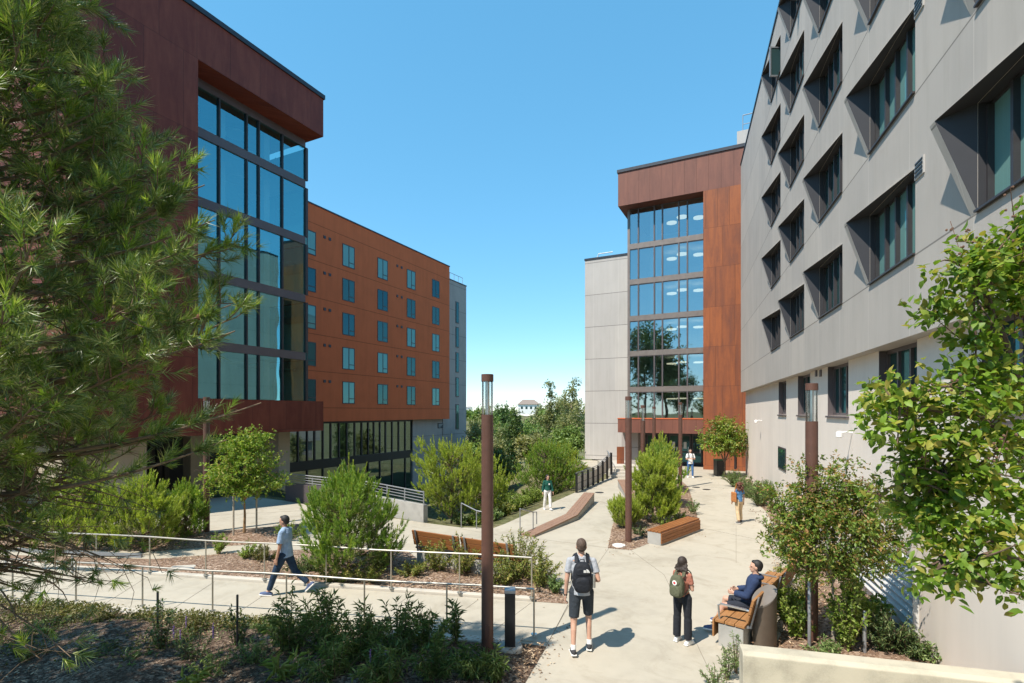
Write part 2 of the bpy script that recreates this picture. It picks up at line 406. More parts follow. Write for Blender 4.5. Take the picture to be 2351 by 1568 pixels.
M['cover'] = m_leaf('ground_cover_leaves', (.09,.11,.03), (.17,.17,.05), (.24,.2,.09), .3)
M['lily'] = m_leaf('pale_strap_leaves', (.22,.30,.08), (.32,.40,.13), (.42,.46,.2), .4)
M['purple'] = m_leaf('purple_flowers', (.17,.1,.3), (.25,.15,.42), (.3,.2,.5), .3)
M['tree_dark'] = m_leaf('dark_tree_leaves', (0.057,0.115,0.046), (0.098,0.167,0.057), (0.161,0.230,0.086), 0.3)
M['tree_olive'] = m_leaf('olive_tree_leaves', (0.144,0.180,0.072), (0.228,0.258,0.108), (0.348,0.336,0.180), .3)
M['tree_green'] = m_leaf('green_tree_leaves', (0.108,0.192,0.048), (0.180,0.282,0.072), (0.264,0.348,0.108), .3)
M['tree_pale'] = m_leaf('pale_tree_leaves', (0.207,0.230,0.103), (0.310,0.328,0.149), (0.414,0.391,0.218), .3)
M['skin'] = m_plain('skin', (.52,.30,.215), .55, 0, .06, 12)
M['skin_tan'] = m_plain('skin_tan', (.42,.225,.15), .55, 0, .06, 12)
M['hair_black'] = m_plain('hair_black', (.014,.012,.012), .6, 0, .4, 40, .5)
M['hair_brown'] = m_plain('hair_brown', (.032,.021,.017), .65, 0, .4, 40, .5)
M['hair_auburn'] = m_plain('hair_auburn', (.10,.036,.022), .6, 0, .5, 30, .8)
M['shoe_white'] = m_plain('white_rubber', (.78,.77,.75), .6)
M['shoe_black'] = m_plain('black_knit', (.03,.03,.033), .8)
M['shoe_blue'] = m_plain('blue_canvas', (.07,.10,.2), .8)
M['eye'] = m_plain('dark_eye', (.02,.014,.012), .25)
M['lip'] = m_plain('lips', (.36,.13,.11), .5)
# ------------------------------------------------------------------ ground
rng = np.random.default_rng(7)
def xy(v): return (v[0], v[1])
LEVEL = [(-26,-6),(9,-6),(16.5,34),(12,42),(5.0,43.0)]+[xy(P(*p)) for p in ((1404,1094),(1320,1131),(1159,1203),(1134,1212),(1055,1211),(972,1200),(740,1165),(655,1150))]+[(-13,25),(-16,22),(-30,26),(-30,-6)]
def sdist(X, Y, poly):
    """distance to the polygon, 0 inside"""
    p = np.array(poly); q = np.roll(p, -1, 0)
    d = np.full(X.shape, 1e9); ins = np.zeros(X.shape, bool)
    for a, b in zip(p, q):
        e = b-a; w0 = X-a[0]; w1 = Y-a[1]
        t = np.clip((w0*e[0]+w1*e[1])/(e@e), 0, 1)
        d = np.minimum(d, np.hypot(w0-e[0]*t, w1-e[1]*t))
        c = (a[1] <= Y) != (b[1] <= Y)
        xi = a[0]+(Y-a[1])/(b[1]-a[1] if b[1] != a[1] else 1e-9)*(b[0]-a[0])
        ins ^= c & (X < xi)
    d = np.where(ins, 0.0, d)
    return d
def sstep(a, b, x):
    t = np.clip((x-a)/(b-a), 0, 1); return t*t*(3-2*t)
def ground_z(X, Y):
    X = np.asarray(X, float); Y = np.asarray(Y, float)
    d = sdist(X, Y, LEVEL)
    z = -.03 - .5*sstep(.2, 2.2, d) - 3.4*sstep(1.5, 13, d) - 3.2*sstep(15, 55, d)
    r = np.hypot(X, Y)
    wob = np.sin(X*.011+1.3)*np.cos(Y*.009+.4)+.5*np.sin(X*.031+Y*.023)
    z = z + sstep(110, 300, r)*(9.5+1.6*wob) - sstep(330, 800, r)*14
    z = z + sstep(.5, 6, d)*.25*(np.sin(X*.9+Y*.4)*np.cos(Y*.7))
    return z
gx = np.concatenate([-np.geomspace(26, 1600, 34)[::-1], np.linspace(-25, 25, 84), np.geomspace(26, 1600, 34)])
gy = np.concatenate([-np.geomspace(9, 300, 12)[::-1], np.linspace(-8, 62, 116), np.geomspace(63, 1800, 44)])
GX, GY = np.meshgrid(gx, gy)
GZ = ground_z(GX, GY)
nx, ny = len(gx), len(gy)
idx = np.arange(nx*ny).reshape(ny, nx)
quads = np.stack([idx[:-1,:-1], idx[:-1,1:], idx[1:,1:], idx[1:,:-1]], -1).reshape(-1, 4)
me = bpy.data.meshes.new('ground'); me.from_pydata(np.stack([GX,GY,GZ],-1).reshape(-1,3).tolist(), [], quads.tolist())
me.materials.append(M['soil']); me.polygons.foreach_set('use_smooth', [True]*len(me.polygons))
go = bpy.data.objects.new('ground', me); COL.objects.link(go); tag(go, kind='structure')

plaza_poly = [(-24,2.0),(8.0,2.0),(17.0,36.0),(12,43),(5.2,42.6)]+LEVEL[5:13]+[(-13,24.6),(-17,21.5),(-24,24)]
pz = MB().prism(plaza_poly, -.30, 0.0).build('plaza_paving', M['concrete']); tag(pz, kind='structure')
M['jointfill'] = m_plain('joint_filler', (.23,.20,.16), .9)
# saw-cut joints in the paving
j = MB()
def joint(a, b, w=.009):
    a = P(*a); b = P(*b); a.z = b.z = .0025; j.bar(a, b, w, .003)
for a, b in (((1690,1207),(1690,1292)),((1398,1258),(1305,1392)),((1305,1392),(1206,1568)),((1449,1264),(1525,1320)),((1525,1320),(1642,1568)),
             ((1440,1170),(1600,1130)),((1600,1210),(1745,1240)),((1225,1236),(1395,1258)),
             ((1252,1238),(1215,1292)),((1190,1236),(1055,1214)),((1330,1136),(1437,1170)),((1600,1118),(1700,1122)),((1595,1098),(1668,1100)),
             ((700,1200),(930,1218)),((480,1185),(700,1172))):
    joint(a, b)
tag(j.build('paving_joints', M['jointfill']), kind='structure')

def bed(name, poly, hump=.05, step=.35, seed=1, mat='mulch'):
    """planting bed: a slightly mounded mulch sheet with uneven surface"""
    p = np.array(poly); lo = p.min(0); hi = p.max(0)
    import bmesh
    bm = bmesh.new()
    vs = [bm.verts.new((a[0], a[1], .006)) for a in poly]
    f = bm.faces.new(vs)
    if f.normal.z < 0: f.normal_flip()
    for ax, n in ((0, Vector((1,0,0))), (1, Vector((0,1,0)))):
        for c in np.arange(lo[ax]+step, hi[ax], step):
            co = Vector((0,0,0)); co[ax] = c
            bmesh.ops.bisect_plane(bm, geom=bm.verts[:]+bm.edges[:]+bm.faces[:], plane_co=co, plane_no=n)
    X = np.array([v.co.x for v in bm.verts]); Y = np.array([v.co.y for v in bm.verts])
    q = np.roll(p, -1, 0); d = np.full(X.shape, 1e9)
    for a, b in zip(p, q):
        e = b-a; t = np.clip(((X-a[0])*e[0]+(Y-a[1])*e[1])/(e@e), 0, 1)
        d = np.minimum(d, np.hypot(X-a[0]-e[0]*t, Y-a[1]-e[1]*t))
    r = np.random.default_rng(seed)
    z = .006+sstep(0, .8, d)*hump*(1+.5*np.sin(X*2.1+seed)*np.cos(Y*1.7))+sstep(0, .3, d)*r.random(len(X))*.02
    for v, k in zip(bm.verts, z): v.co.z = k
    me = bpy.data.meshes.new(name); bm.to_mesh(me); bm.free()
    me.polygons.foreach_set('use_smooth', [True]*len(me.polygons)); me.materials.append(M[mat])
    o = bpy.data.objects.new(name, me); COL.objects.link(o); tag(o, kind='structure')
    return o
bed('planting_bed', [xy(P(*p)) for p in ((0,1379),(1195,1477),(1255,1485),(1206,1568))]+[(-.1,3.0),(-14,3.0),(-14,11.45)], .12, .35, 1, 'mulch_shade')
bed('planting_bed', [xy(P(*p)) for p in ((105,1303),(746,1345.5),(1303,1387),(1268,1318),(1200,1300),(1103,1318),(970,1293),(935,1264),(800,1262),(640,1263),(350,1284),(60,1276),(-300,1262),(-300,1285))], .08, .35, 2)
bed('planting_bed', [xy(P(*p)) for p in ((350,1266),(640,1246),(700,1226),(690,1203),(545,1216),(490,1222),(430,1212),(60,1198),(-150,1200),(-300,1225),(-300,1248),(60,1262))], .1, .4, 3)
bed('planting_bed', [xy(P(*p)) for p in ((1395.5,1258.5),(1449,1263.5),(1487,1249),(1606,1213),(1598,1172),(1580,1118),(1560,1100),(1500,1098),(1446,1118),(1418,1168),(1404,1215))], .08, .35, 4)
RB = [xy(P(*p)) for p in ((1648,1089),(1668,1097),(1712,1132),(1756,1172),(1778,1205),(1800,1240),(1830,1285))]+[(6.3,11.0),(4.35,8.6),(3.9,7.75)]
fr_tmp = (.3134,.9496)
bed('planting_bed', RB+[(6.3,7.3),(6.75,7.9),(8.75,14.0),(12.0,23.8),(14.2,30.5)], .06, .4, 5)

# the paved ramp behind the rails, with low curbs
A0, A1 = P(1304,1389), P(105,1305); B0, B1 = P(1258,1477), P(0,1377)
dv = (A1-A0).normalized(); A2 = A1+dv*9; dv2 = (B1-B0).normalized(); B2 = B1+dv2*9
rp = MB().prism([xy(A0), xy(A2), xy(B2), xy(B0)], -.2, .014).build('ramp_paving', M['ramp_conc']); tag(rp, kind='structure')
cb = MB()
def curb(mb, a, b, w, h, side):
    a = Vector(a); b = Vector(b); d = (b-a).normalized(); n = Vector((-d.y, d.x, 0))*side*w
    mb.prism([xy(a), xy(b), xy(b+n), xy(a+n)], -.1, h)
curb(cb, P(1222,1382.5), A2, .16, .075, -1)
tag(cb.build('curb', M['curb'], bevel=.012), kind='structure')
cb = MB(); curb(cb, P(1196,1474.5), B2, .22, .06, 1)
tag(cb.build('curb', M['curb'], bevel=.012), kind='structure')
jj = MB()
for x in (300, 455, 600, 905, 1060, 1180):
    a = P(x+38, 1308+(x-105)*.0688+3, .0165); b = P(x-70, 1377+(x-70)*.082-3, .0165); jj.bar(a, b, .009, .003)
tag(jj.build('paving_joints', M['jointfill']), kind='structure')
# ------------------------------------------------------------------ buildings
# ---- left: steel-clad block with the glazed bay
FL = Frame((.499, 1.0), 8.85, 21.47)
lb = FL.root('steel_clad_block', label='dark weathering steel block with five-storey glazed bay behind the pine', cat='building')
PF, PG = 21.47, 22.67; T0, T1, T2 = 8.85, 13.4, 20.2
m = FMB(FL)
m.box(T0, T1, PF, 33, 4.58, 18.87); m.box(T0, T2, PF, 33, 18.87, 20.9); m.box(T0, T2, PF, 33, 3.01, 4.58)
m.box(T2-.15, T2, PG+5.0, 33, 4.58, 18.87)
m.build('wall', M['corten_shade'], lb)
FMB(FL).box(T0-.06, T2+.07, PF-.07, 33.1, 20.9, 21.12).build('coping', M['coping'], lb)
zs = [16.5, 13.4, 10.22, 7.05]; edges = [18.87]+zs+[4.58]
m = Pieces(FL)
for z in zs: m.box(T1, T2-.16, PG-.03, PG+.25, z-.21, z+.21)
m.box(T1, T2-.16, PG-.03, PG+.2, 18.5, 18.87)
for z in zs: m.box(T2-.16, T2-.01, PG+.25, PG+5.0, z-.21, z+.21)
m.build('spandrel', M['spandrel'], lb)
mull = [FL.x_at(x, PG) for x in (503, 566, 594, 648)]
m = Pieces(FL)
for i in range(5):
    top = edges[i]-(.37 if i == 0 else .21); bot = edges[i+1]+(.21 if i < 4 else 0)
    for t in mull: m.box(t-.035, t+.035, PG-.06, PG+.1, bot, top)
    m.box(T2-.16, T2, PG-.05, PG+.06, bot, top)
    m.box(T2-.1, T2-.02, PG+2.4, PG+2.48, bot, top)
m.build('mullion', M['frame'], lb)
for i in range(5):
    top = edges[i]-(.37 if i == 0 else .21); bot = edges[i+1]+(.21 if i < 4 else 0)
    FMB(FL).add([(T1, PG+.04, bot), (T2-.16, PG+.04, bot), (T2-.16, PG+.04, top), (T1, PG+.04, top)], [(0,1,2,3)]).build('glazing', M['glass_blue'], lb)
    FMB(FL).add([(T2-.06, PG+.06, bot), (T2-.06, PG+5.0, bot), (T2-.06, PG+5.0, top), (T2-.06, PG+.06, top)], [(0,1,2,3)]).build('end_glazing', M['glass_blue'], lb)
m = FMB(FL)
for z in zs: m.box(T1, T2-.16, PG+.25, 29, z-.2, z+.2)
m.box(T1, T2-.16, 29, 29.3, 4.6, 18.8)
m.box(T2-.22, T2-.16, PG+5.0, 29, 4.6, 18.8)
for t in (15.9, 18.4): m.box(t, t+.35, PG+1.2, PG+1.55, 4.6, 18.8)
for z in zs+[4.58]: m.box(17.0, 17.2, PG+2.6, 29, z+.2, z+2.6)
m.build('interior_floors', M['interior'], lb)
for z in [18.8]+zs:
    for (t, p) in ((14.6, 24.3), (17.2, 24.4), (18.9, 25.8)):
        FMB(FL).lathe([(.55, z-.58), (.55, z-.5)], (t, p, 0), 20).build('ceiling_lamp', M['lampdisc_dim'], lb)
# ground storey
m = FMB(FL); m.box(T0+.35, 12.0, 22.6, 34, 0, 3.0); m.box(18.2, 18.9, 22.5, 23.6, 0, 3.0); m.box(15.0, 15.6, 24.6, 25.2, 0, 3.0)
m.build('ground_storey_wall', M['beige'], lb)
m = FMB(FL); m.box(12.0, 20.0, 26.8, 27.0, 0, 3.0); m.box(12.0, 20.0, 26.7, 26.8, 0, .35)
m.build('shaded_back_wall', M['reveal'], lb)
m = FMB(FL)
for k in range(9): m.box(12.3+.33*k, 12.52+.33*k, 26.6, 26.68, .5, 2.5)
m.build('louvre_screen', M['frame'], lb)
# lower wing to the left of the block, glimpsed through the pine
FW = Frame((.499, 1.0), 5.0, 25)
lw = FW.root('beige_wing', label='low beige plaster wing half hidden behind the large pine', cat='building')
m = FMB(FW); m.box(6.6, 8.6, 25.2, 46, 0, 3.6); m.build('wall', M['beige'], lw)
FMB(FW).box(6.5, 8.7, 25.1, 46, 3.6, 3.8).build('coping', M['coping'], lw)
for k in range(4):
    w = FMB(FW); x = 27.2+k*3.0
    w.box(6.54, 6.598, x, x+1.5, 1.0, 2.5); o = w.build('window', M['frame'], lw)
    FMB(FW).box(6.51, 6.538, x+.07, x+1.43, 1.07, 2.43).build('pane', M['pane_half'], o)

# ---- orange residential building
PO = 33.8; KO = PO*1.1176
FO = Frame((.499, 1.0), 14.0, PO)
ob = FO.root('orange_building', label='orange plaster residence with five rows of windows above a glazed base', cat='building')
TO = 51.1
m = FMB(FO); m.box(13.5, TO, PO, 48, 3.2, 21.25); m.build('wall', M['orange'], ob)
FMB(FO).box(13.45, TO+.05, PO-.06, 48.05, 21.25, 21.36).build('coping', M['coping'], ob)
def win_mesh(fr, w, h, split, y=0.0, low=.42):
    """frame of a two-light window, local origin at its lower left corner, outward -y"""
    a = MB(); t = .07
    a.box(0, w, y-.03, y+.05, 0, t); a.box(0, w, y-.03, y+.05, h-t, h); a.box(0, t, y-.03, y+.05, t, h-t); a.box(w-t, w, y-.03, y+.05, t, h-t)
    a.box(w*split-.04, w*split+.04, y-.03, y+.05, t, h-t)
    a.box(w*split+.04, w-t, y-.03, y+.05, low, low+.07)
    return a
cols = [((705,725)), ((786,814)), ((866.5,890)), ((934,953.5)), ((992,1008.5))]
panes = ['pane_curtain','pane_dark','pane_curtain','pane_half','pane_dark', 'pane_curtain','pane_half','pane_dark','pane_curtain','pane_curtain',
         'pane_curtain','pane_dark','pane_half','pane_curtain','pane_half', 'pane_curtain','pane_half','pane_curtain','pane_half','pane_dark', 'pane_dark','pane_half','pane_curtain','pane_dark','pane_curtain']
proto = None
for ci, (xa, xb) in enumerate(cols):
    ta, tb = FO.x_at(xa, PO), FO.x_at(xb, PO)
    if ci == 0: ta = tb-1.9
    w = tb-ta
    fm = win_mesh(FO, w, 1.98, .52)
    fo = fm.build('window', M['frame'], ob); 
    for rj in range(5):
        z = 19.02-3.07*rj-1.98
        o = fo if rj == 0 else fo.copy()
        if rj: COL.objects.link(o)
        o.location = (ta-FO.x0, PO-.005-FO.y0, z)
        MB().box(.06, w-.06, -.012, .02, .06, 1.92).build('pane', M[panes[ci*5+rj]], o)
m = FMB(FO)
for rj in range(5):
    z = 19.02-3.07*rj-.1
    for xa in (745, 757, 912, 922):
        t = FO.x_at(xa, PO); m.box(t-.12, t+.12, PO-.05, PO+.02, z-.12, z+.12)
vt = m.build('wall_vents', M['coping'], ob); vt['kind'] = 'stuff'
# glazed base
PB = 34.7
tw = [FO.x_at(x, PB) for x in (662, 684, 705, 722, 741, 759, 778, 796, 814, 830, 845, 858, 872, 885, 900, 915, 930, 945)]
m = Pieces(FO); m.box(13.5, tw[-1], PB-.04, PB+.4, -.9, -.1); m.box(13.5, tw[-1], PB-.04, PB+.3, 3.0, 3.2); m.build('spandrel', M['black'], ob)
m = Pieces(FO)
for t in tw:
    m.box(t-.06, t+.06, PB-.07, PB+.1, -.1, 3.0)
for t in tw[::2]: m.box(t-.06, t+.06, PB-.07, PB+.1, -5.2, -.9)
m.build('mullion', M['frame'], ob)
for z0, z1 in ((-.1, 3.0), (-5.2, -.9)):
    FMB(FO).add([(13.5,PB+.02,z0),(tw[-1],PB+.02,z0),(tw[-1],PB+.02,z1),(13.5,PB+.02,z1)], [(0,1,2,3)]).build('glazing', M['glass_low'], ob)
m = FMB(FO); m.box(13.5, tw[-1], PB+.4, 42, -.85, -.15); m.box(13.5, tw[-1], 41.6, 42, -5, 3.2); m.box(13.5, tw[-1], PB+.2, 42, -5.4, -5.2); m.build('interior_floors', M['interior'], ob)
m = FMB(FO); m.box(tw[-1], TO-.4, PB-.15, 47, -7, 3.2); m.build('base_wall', M['gray_far'], ob)
tv = FO.x_at(1011, PB-.15); m = FMB(FO)
m.box(tv-.55, tv+.55, PB-.19, PB-.15, 2.1, 2.7); vv = m.build('wall_sign', M['coping'], ob)
m = FMB(FO)
for k, q in enumerate((2.5, 2.36, 2.22)): m.box(tv-.4, tv+.4-.2*k, PB-.2, PB-.19, q, q+.07)
m.build('sign_lines', M['steel_dull'], vv)
# pale end block
FE = Frame((.499, 1.0), 51.2, 34.6)
eb = FE.root('pale_stair_block', label='pale gray end block with one column of slit windows beside the orange wall', cat='building')
te = FE.x_at(1070.5, 34.75)
FMB(FE).box(51.12, te, 34.75, 46, -7, 20.2).build('wall', M['gray_far'], eb)
FMB(FE).box(51.1, te+.05, 34.7, 46, 20.2, 20.32).build('coping', M['coping'], eb)
ta, tb = FE.x_at(1045.8, 34.75), FE.x_at(1053, 34.75)
for (ya, yb) in ((692,741.5),(750,797),(808.5,855),(866,911),(928,986)):
    Yc = FE.world(ta, 34.75).y
    z1 = Q(0, ya, Yc).z; z0 = Q(0, yb, Yc).z
    w = FMB(FE); w.box(ta, tb, 34.70, 34.8, z0, z1); o = w.build('window', M['frame'], eb)
    FMB(FE).box(ta+.12, tb-.12, 34.68, 34.72, z0+.1, z1-.1).build('pane', M['pane_half'], o)
m = FMB(FE)
for t in np.linspace(51.3, te-.2, 6): m.tube([(t,35.2,20.32),(t,35.2,21.3)], .03, 6)
m.tube([(51.3,35.2,21.3),(te-.2,35.2,21.3)], .03, 6); m.build('roof_rail', M['steel_dull'], eb)

# ---- right: gray building with hooded windows
FR = Frame((.33, 1.0), 0.0, -3.6)
rb = FR.root('gray_hooded_building', label='tall gray building with staggered dark hooded windows along the walk', cat='building')
YF, YL = -3.6, -3.876
E0, E1, ZB, ZT = -9.0, FR.x_at(1701, -3.6), 5.26, 19.6
rows = [7.95, 10.57, 13.17, 15.77, 18.37]; HW = 1.4; WW = 2.1
Rt = [21.7-3.93*i for i in range(8)]
m = FMB(FR); D = .9
zl = ZB
for zt in rows:
    m.box(E0, E1, YF-D, YF, zl, zt-HW)
    xs = sorted(Rt); e = E0
    for r in xs:
        m.box(e, r, YF-D, YF, zt-HW, zt); e = r+WW
    m.box(e, E1, YF-D, YF, zt-HW, zt)
    zl = zt
m.box(E0, E1, YF-D, YF, zl, ZT)
m.box(E0, E1, YF-14, YF-D-.002, ZB, ZT)
m.build('upper_wall', M['gray_cladding'], rb)
FMB(FR).box(E0-.02, E1+.03, YF-14, YF+.04, ZT, ZT+.12).build('coping', M['coping'], rb)
# one hooded window, then copies
def hooded():
    w, h = WW, HW
    a = MB(); a.mi = 0; dp = .13
    a.box(.002, w-.002, -dp-.05, -dp, .002, .06); a.box(.002, w-.002, -dp-.05, -dp, h-.06, h-.002)
    for x in (.03, .55, 1.06, 1.55, w-.03): a.box(x-.028, x+.028, -dp-.05, -dp+.05, .06, h-.06)
    a.box(.002, w-.002, -dp, .045, .002, .03)
    o = a.build('window', M['frame'], None)
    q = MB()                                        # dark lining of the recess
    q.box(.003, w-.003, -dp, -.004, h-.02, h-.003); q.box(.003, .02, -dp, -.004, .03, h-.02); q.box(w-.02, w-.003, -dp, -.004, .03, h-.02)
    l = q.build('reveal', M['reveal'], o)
    A, B, C = (w, 0, 0), (w, 0, h), (w+.32, .33, h)
    s = MB(); th = .15                              # hood: slanting side fin and wedge of soffit
    def v(p, dx=0): return (p[0]+dx, p[1], p[2])
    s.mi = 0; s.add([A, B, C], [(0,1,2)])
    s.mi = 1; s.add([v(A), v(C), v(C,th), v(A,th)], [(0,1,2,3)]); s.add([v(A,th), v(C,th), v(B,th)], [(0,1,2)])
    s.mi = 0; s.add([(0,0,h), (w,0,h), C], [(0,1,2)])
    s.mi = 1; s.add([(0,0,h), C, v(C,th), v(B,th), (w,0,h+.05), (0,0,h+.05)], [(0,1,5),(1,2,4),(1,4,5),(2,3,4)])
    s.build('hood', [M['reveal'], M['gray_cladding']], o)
    gl = MB().box(.05, w-.05, -dp-.035, -dp-.02, .05, h-.05).build('pane', M['pane_blue'], o)
    return o
hw = hooded(); hw.parent = rb; first = True
prs = random.Random(4)
for i, r in enumerate(Rt):
    for k, zt in enumerate(rows):
        o = hw if first else copy_tree(hw, rb); first = False
        o.location = (r-FR.x0, YF-FR.y0, zt-HW)
        if prs.random() < .3:
            for c in [c for c in bpy.data.objects if c.parent == o and c.name.startswith('pane')]:
                c.data = c.data.copy(); c.data.materials[0] = M[prs.choice(['pane_half','pane_curtain'])]
def sash(i, k):
    """a casement standing open"""
    a = MB(); a.bar((0,0,0),(.0,.42,0),.05,.05); a.bar((0,0,1.1),(0,.42,1.1),.05,.05); a.bar((0,.42,-.02),(0,.42,1.12),.05,.05); a.bar((0,0,0),(0,0,1.1),.04,.04)
    o = a.build('open_sash', M['steel_dull'], rb); o.location = (Rt[i]+.55-FR.x0, YF-.1-FR.y0, rows[k]-HW+.14); o.rotation_euler = (0,0,R_(20))
    MB().box(-.01,.01,.03,.4,.03,1.08).build('pane', M['pane_half'], o)
for i, k in ((3,3),(1,4),(0,4),(2,4)): sash(i, k)
for (px, py) in ((2113,385),(2112,8)):
    t = FR.x_at(px, YF); Yc = FR.world(t, YF).y; z = Q(px, py, Yc).z
    g = FMB(FR); g.box(t-.16, t+.16, YF-.01, YF+.02, z-.14, z+.14); o = g.build('wall_vent', M['gray_light'], rb)
    g = FMB(FR)
    for q in range(4): g.box(t-.13, t+.13, YF+.02, YF+.03, z-.11+.065*q, z-.08+.065*q)
    g.build('vent_slats', M['black'], o)
# lower wall
m = FMB(FR)
Wl = [(22.2,23.8),(18.3,20.1),(14.42,16.27),(10.6,12.4),(6.75,8.6)]
zb, zt = 3.9, ZB
lo, hi = E0, E1+.02
e = lo
m.box(lo, hi, YL-.7, YL, -1.0, zb)
for a, b in sorted(Wl):
    m.box(e, a, YL-.7, YL, zb, zt); e = b
m.box(e, hi, YL-.7, YL, zb, zt)
m.build('lower_wall', M['cream'], rb)
for a, b in Wl:
    w = b-a; g = MB(); y = -.2; h = zt-zb
    g.box(0, w, y, y+.06, 0, .08); g.box(0, w, y, y+.06, h-.08, h-.002)
    for x in (.04, w*.36, w*.68, w-.04): g.box(x-.035, x+.035, y, y+.07, .08, h-.08)
    g.box(-.06, w+.06, -.19, .05, -.05, -.001)
    g.box(0, .012, -.14, 0, 0, h-.01); g.box(w-.012, w, -.14, 0, 0, h-.01)
    o = g.build('window', M['spandrel'], rb); o.location = (a-FR.x0, YL-FR.y0, zb)
    MB().box(.05, w-.05, y+.005, y+.02, .05, h-.05).build('pane', M['pane_half'], o)
g = MB(); g.box(0, 1.6, -.01, .03, 0, .9); o = g.build('window', M['frame'], rb); o.location = (22.2-FR.x0, YL-FR.y0, 1.68)
MB().box(.06, 1.54, .03, .036, .06, .84).build('pane', M['pane_half'], o)
# louvred opening low in the wall
g = FMB(FR); a, b = 10.56, 13.6
g.box(a, b, YL-.02, YL+.004, .17, 1.43); o = g.build('louvre_opening', M['black'], rb)
g = FMB(FR)
for k in range(9):
    z = .2+.138*k
    g.add([(a,YL+.005,z+.085),(b,YL+.005,z+.085),(b,YL+.07,z),(a,YL+.07,z),(a,YL+.005,z+.1),(b,YL+.005,z+.1),(b,YL+.07,z+.018),(a,YL+.07,z+.018)],
          [(0,3,2,1),(4,5,6,7),(0,1,5,4),(1,2,6,5),(2,3,7,6),(3,0,4,7)])
g.box(a-.03, a, YL, YL+.08, .14, 1.46); g.box(b, b+.03, YL, YL+.08, .14, 1.46)
g.build('louvre_slats', M['slat'], o)
for (px, py) in ((1875,857),(1885,857)):
    t = FR.x_at(px, YL); Yc = FR.world(t, YL).y; z = Q(px, py, Yc).z
    g = FMB(FR); g.box(t-.09, t+.09, YL, YL+.03, z-.1, z+.1); g.build('wall_vent', M['spandrel'], rb)
# wall cameras on brackets
for i, (px, py, lb_) in enumerate(((1957,994,'white security camera on bracket of the cream wall above the leafy small tree'),(1749,966,'tiny white security camera high on cream wall near the steel corner'))):
    t = FR.x_at(px, YL); w0 = FR.world(t, YL); z = Q(px, py, w0.y).z
    e = empty('security_camera', (w0.x, w0.y, z), FR.th, lb_, 'camera', 'security cameras on the cream wall')
    MB().tube([(0,0,.0),(0,.12,.02),(0,.25,.0)], .018, 8).build('bracket', M['shoe_white'], e)
    MB().lathe([(.05,-.12),(.075,-.1),(.075,0),(.04,.04)], (0,.27,0), 14).build('housing', M['shoe_white'], e, smooth='auto')

# ---- centre: steel-framed glass building at the end of the walk
FC = Frame((1.0, -.499), -9.0, 37.97)
cbd = FC.root('steel_glass_building', label='sunlit weathering steel and glass building closing the end of the walk', cat='building')
CF, CG = 37.97, 38.97
CL = FC.x_at(1419, CF); CP = FC.x_at(1614.5, CF); CR = 1.2
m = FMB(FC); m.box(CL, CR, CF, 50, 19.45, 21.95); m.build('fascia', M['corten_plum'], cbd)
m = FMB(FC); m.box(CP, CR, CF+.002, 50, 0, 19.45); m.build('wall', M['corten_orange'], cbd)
m = FMB(FC); m.box(CL-.02, CP, CF, CG+2.2, 2.48, 3.5); m.build('canopy', M['corten_plum'], cbd)
FMB(FC).box(CL-.07, CR+.05, CF-.07, 50, 21.95, 22.17).build('coping', M['coping'], cbd)
FMB(FC).box(CL-.05, CP-.0, CF-.03, CG+.2, 3.5, 3.56).build('canopy_edge', M['orange'], cbd)
GL = FC.x_at(1441, CG)
zc = [16.6, 13.9, 11.12, 8.45, 5.72]; ed = [19.45]+zc+[3.56]
m = Pieces(FC)
for z in zc: m.box(GL, CP, CG-.05, CG+.3, z-.2, z+.2)
m.box(GL, GL+.18, CG-.06, CG+.3, 3.56, 19.45)
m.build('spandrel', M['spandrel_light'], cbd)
mu = [FC.x_at(x*.5878, CG) for x in (2493.8,2555.8,2587.4,2651.7,2685)]
m = Pieces(FC)
for i in range(6):
    top = ed[i]-(0 if i == 0 else .2); bot = ed[i+1]+(.2 if i < 5 else 0)
    for t in mu: m.box(t-.045, t+.045, CG-.07, CG+.1, bot, top)
    m.box(GL+.18, CP, CG-.02, CG+.06, top-.06, top)
m.build('mullion', M['spandrel'], cbd)
for i in range(6):
    top = ed[i]-(0 if i == 0 else .2); bot = ed[i+1]+(.2 if i < 5 else 0)
    FMB(FC).add([(GL+.18,CG+.03,bot),(CP,CG+.03,bot),(CP,CG+.03,top),(GL+.18,CG+.03,top)], [(0,1,2,3)]).build('glazing', M['glass_center'], cbd)
m = FMB(FC)
for z in zc: m.box(GL+.1, CP, CG+.3, 46, z-.18, z+.18)
m.box(GL, CP, 45.5, 46, 0, 19.4); m.box(GL, GL+.15, CG+.3, 46, 3.56, 19.4)
for t in (GL+1.5,): m.box(t, t+.42, CG+1.0, CG+1.42, 3.56, 19.4)
m.build('interior_floors', M['interior'], cbd)
for z in [19.4]+zc:
    for (t, p) in ((GL+2.9, CG+2.2), (GL+3.8, CG+1.3), (GL+4.9, CG+2.0)):
        FMB(FC).lathe([(.38, z-.72), (.38, z-.64)], (t, p, 0), 18).build('ceiling_lamp', M['lampdisc'], cbd)
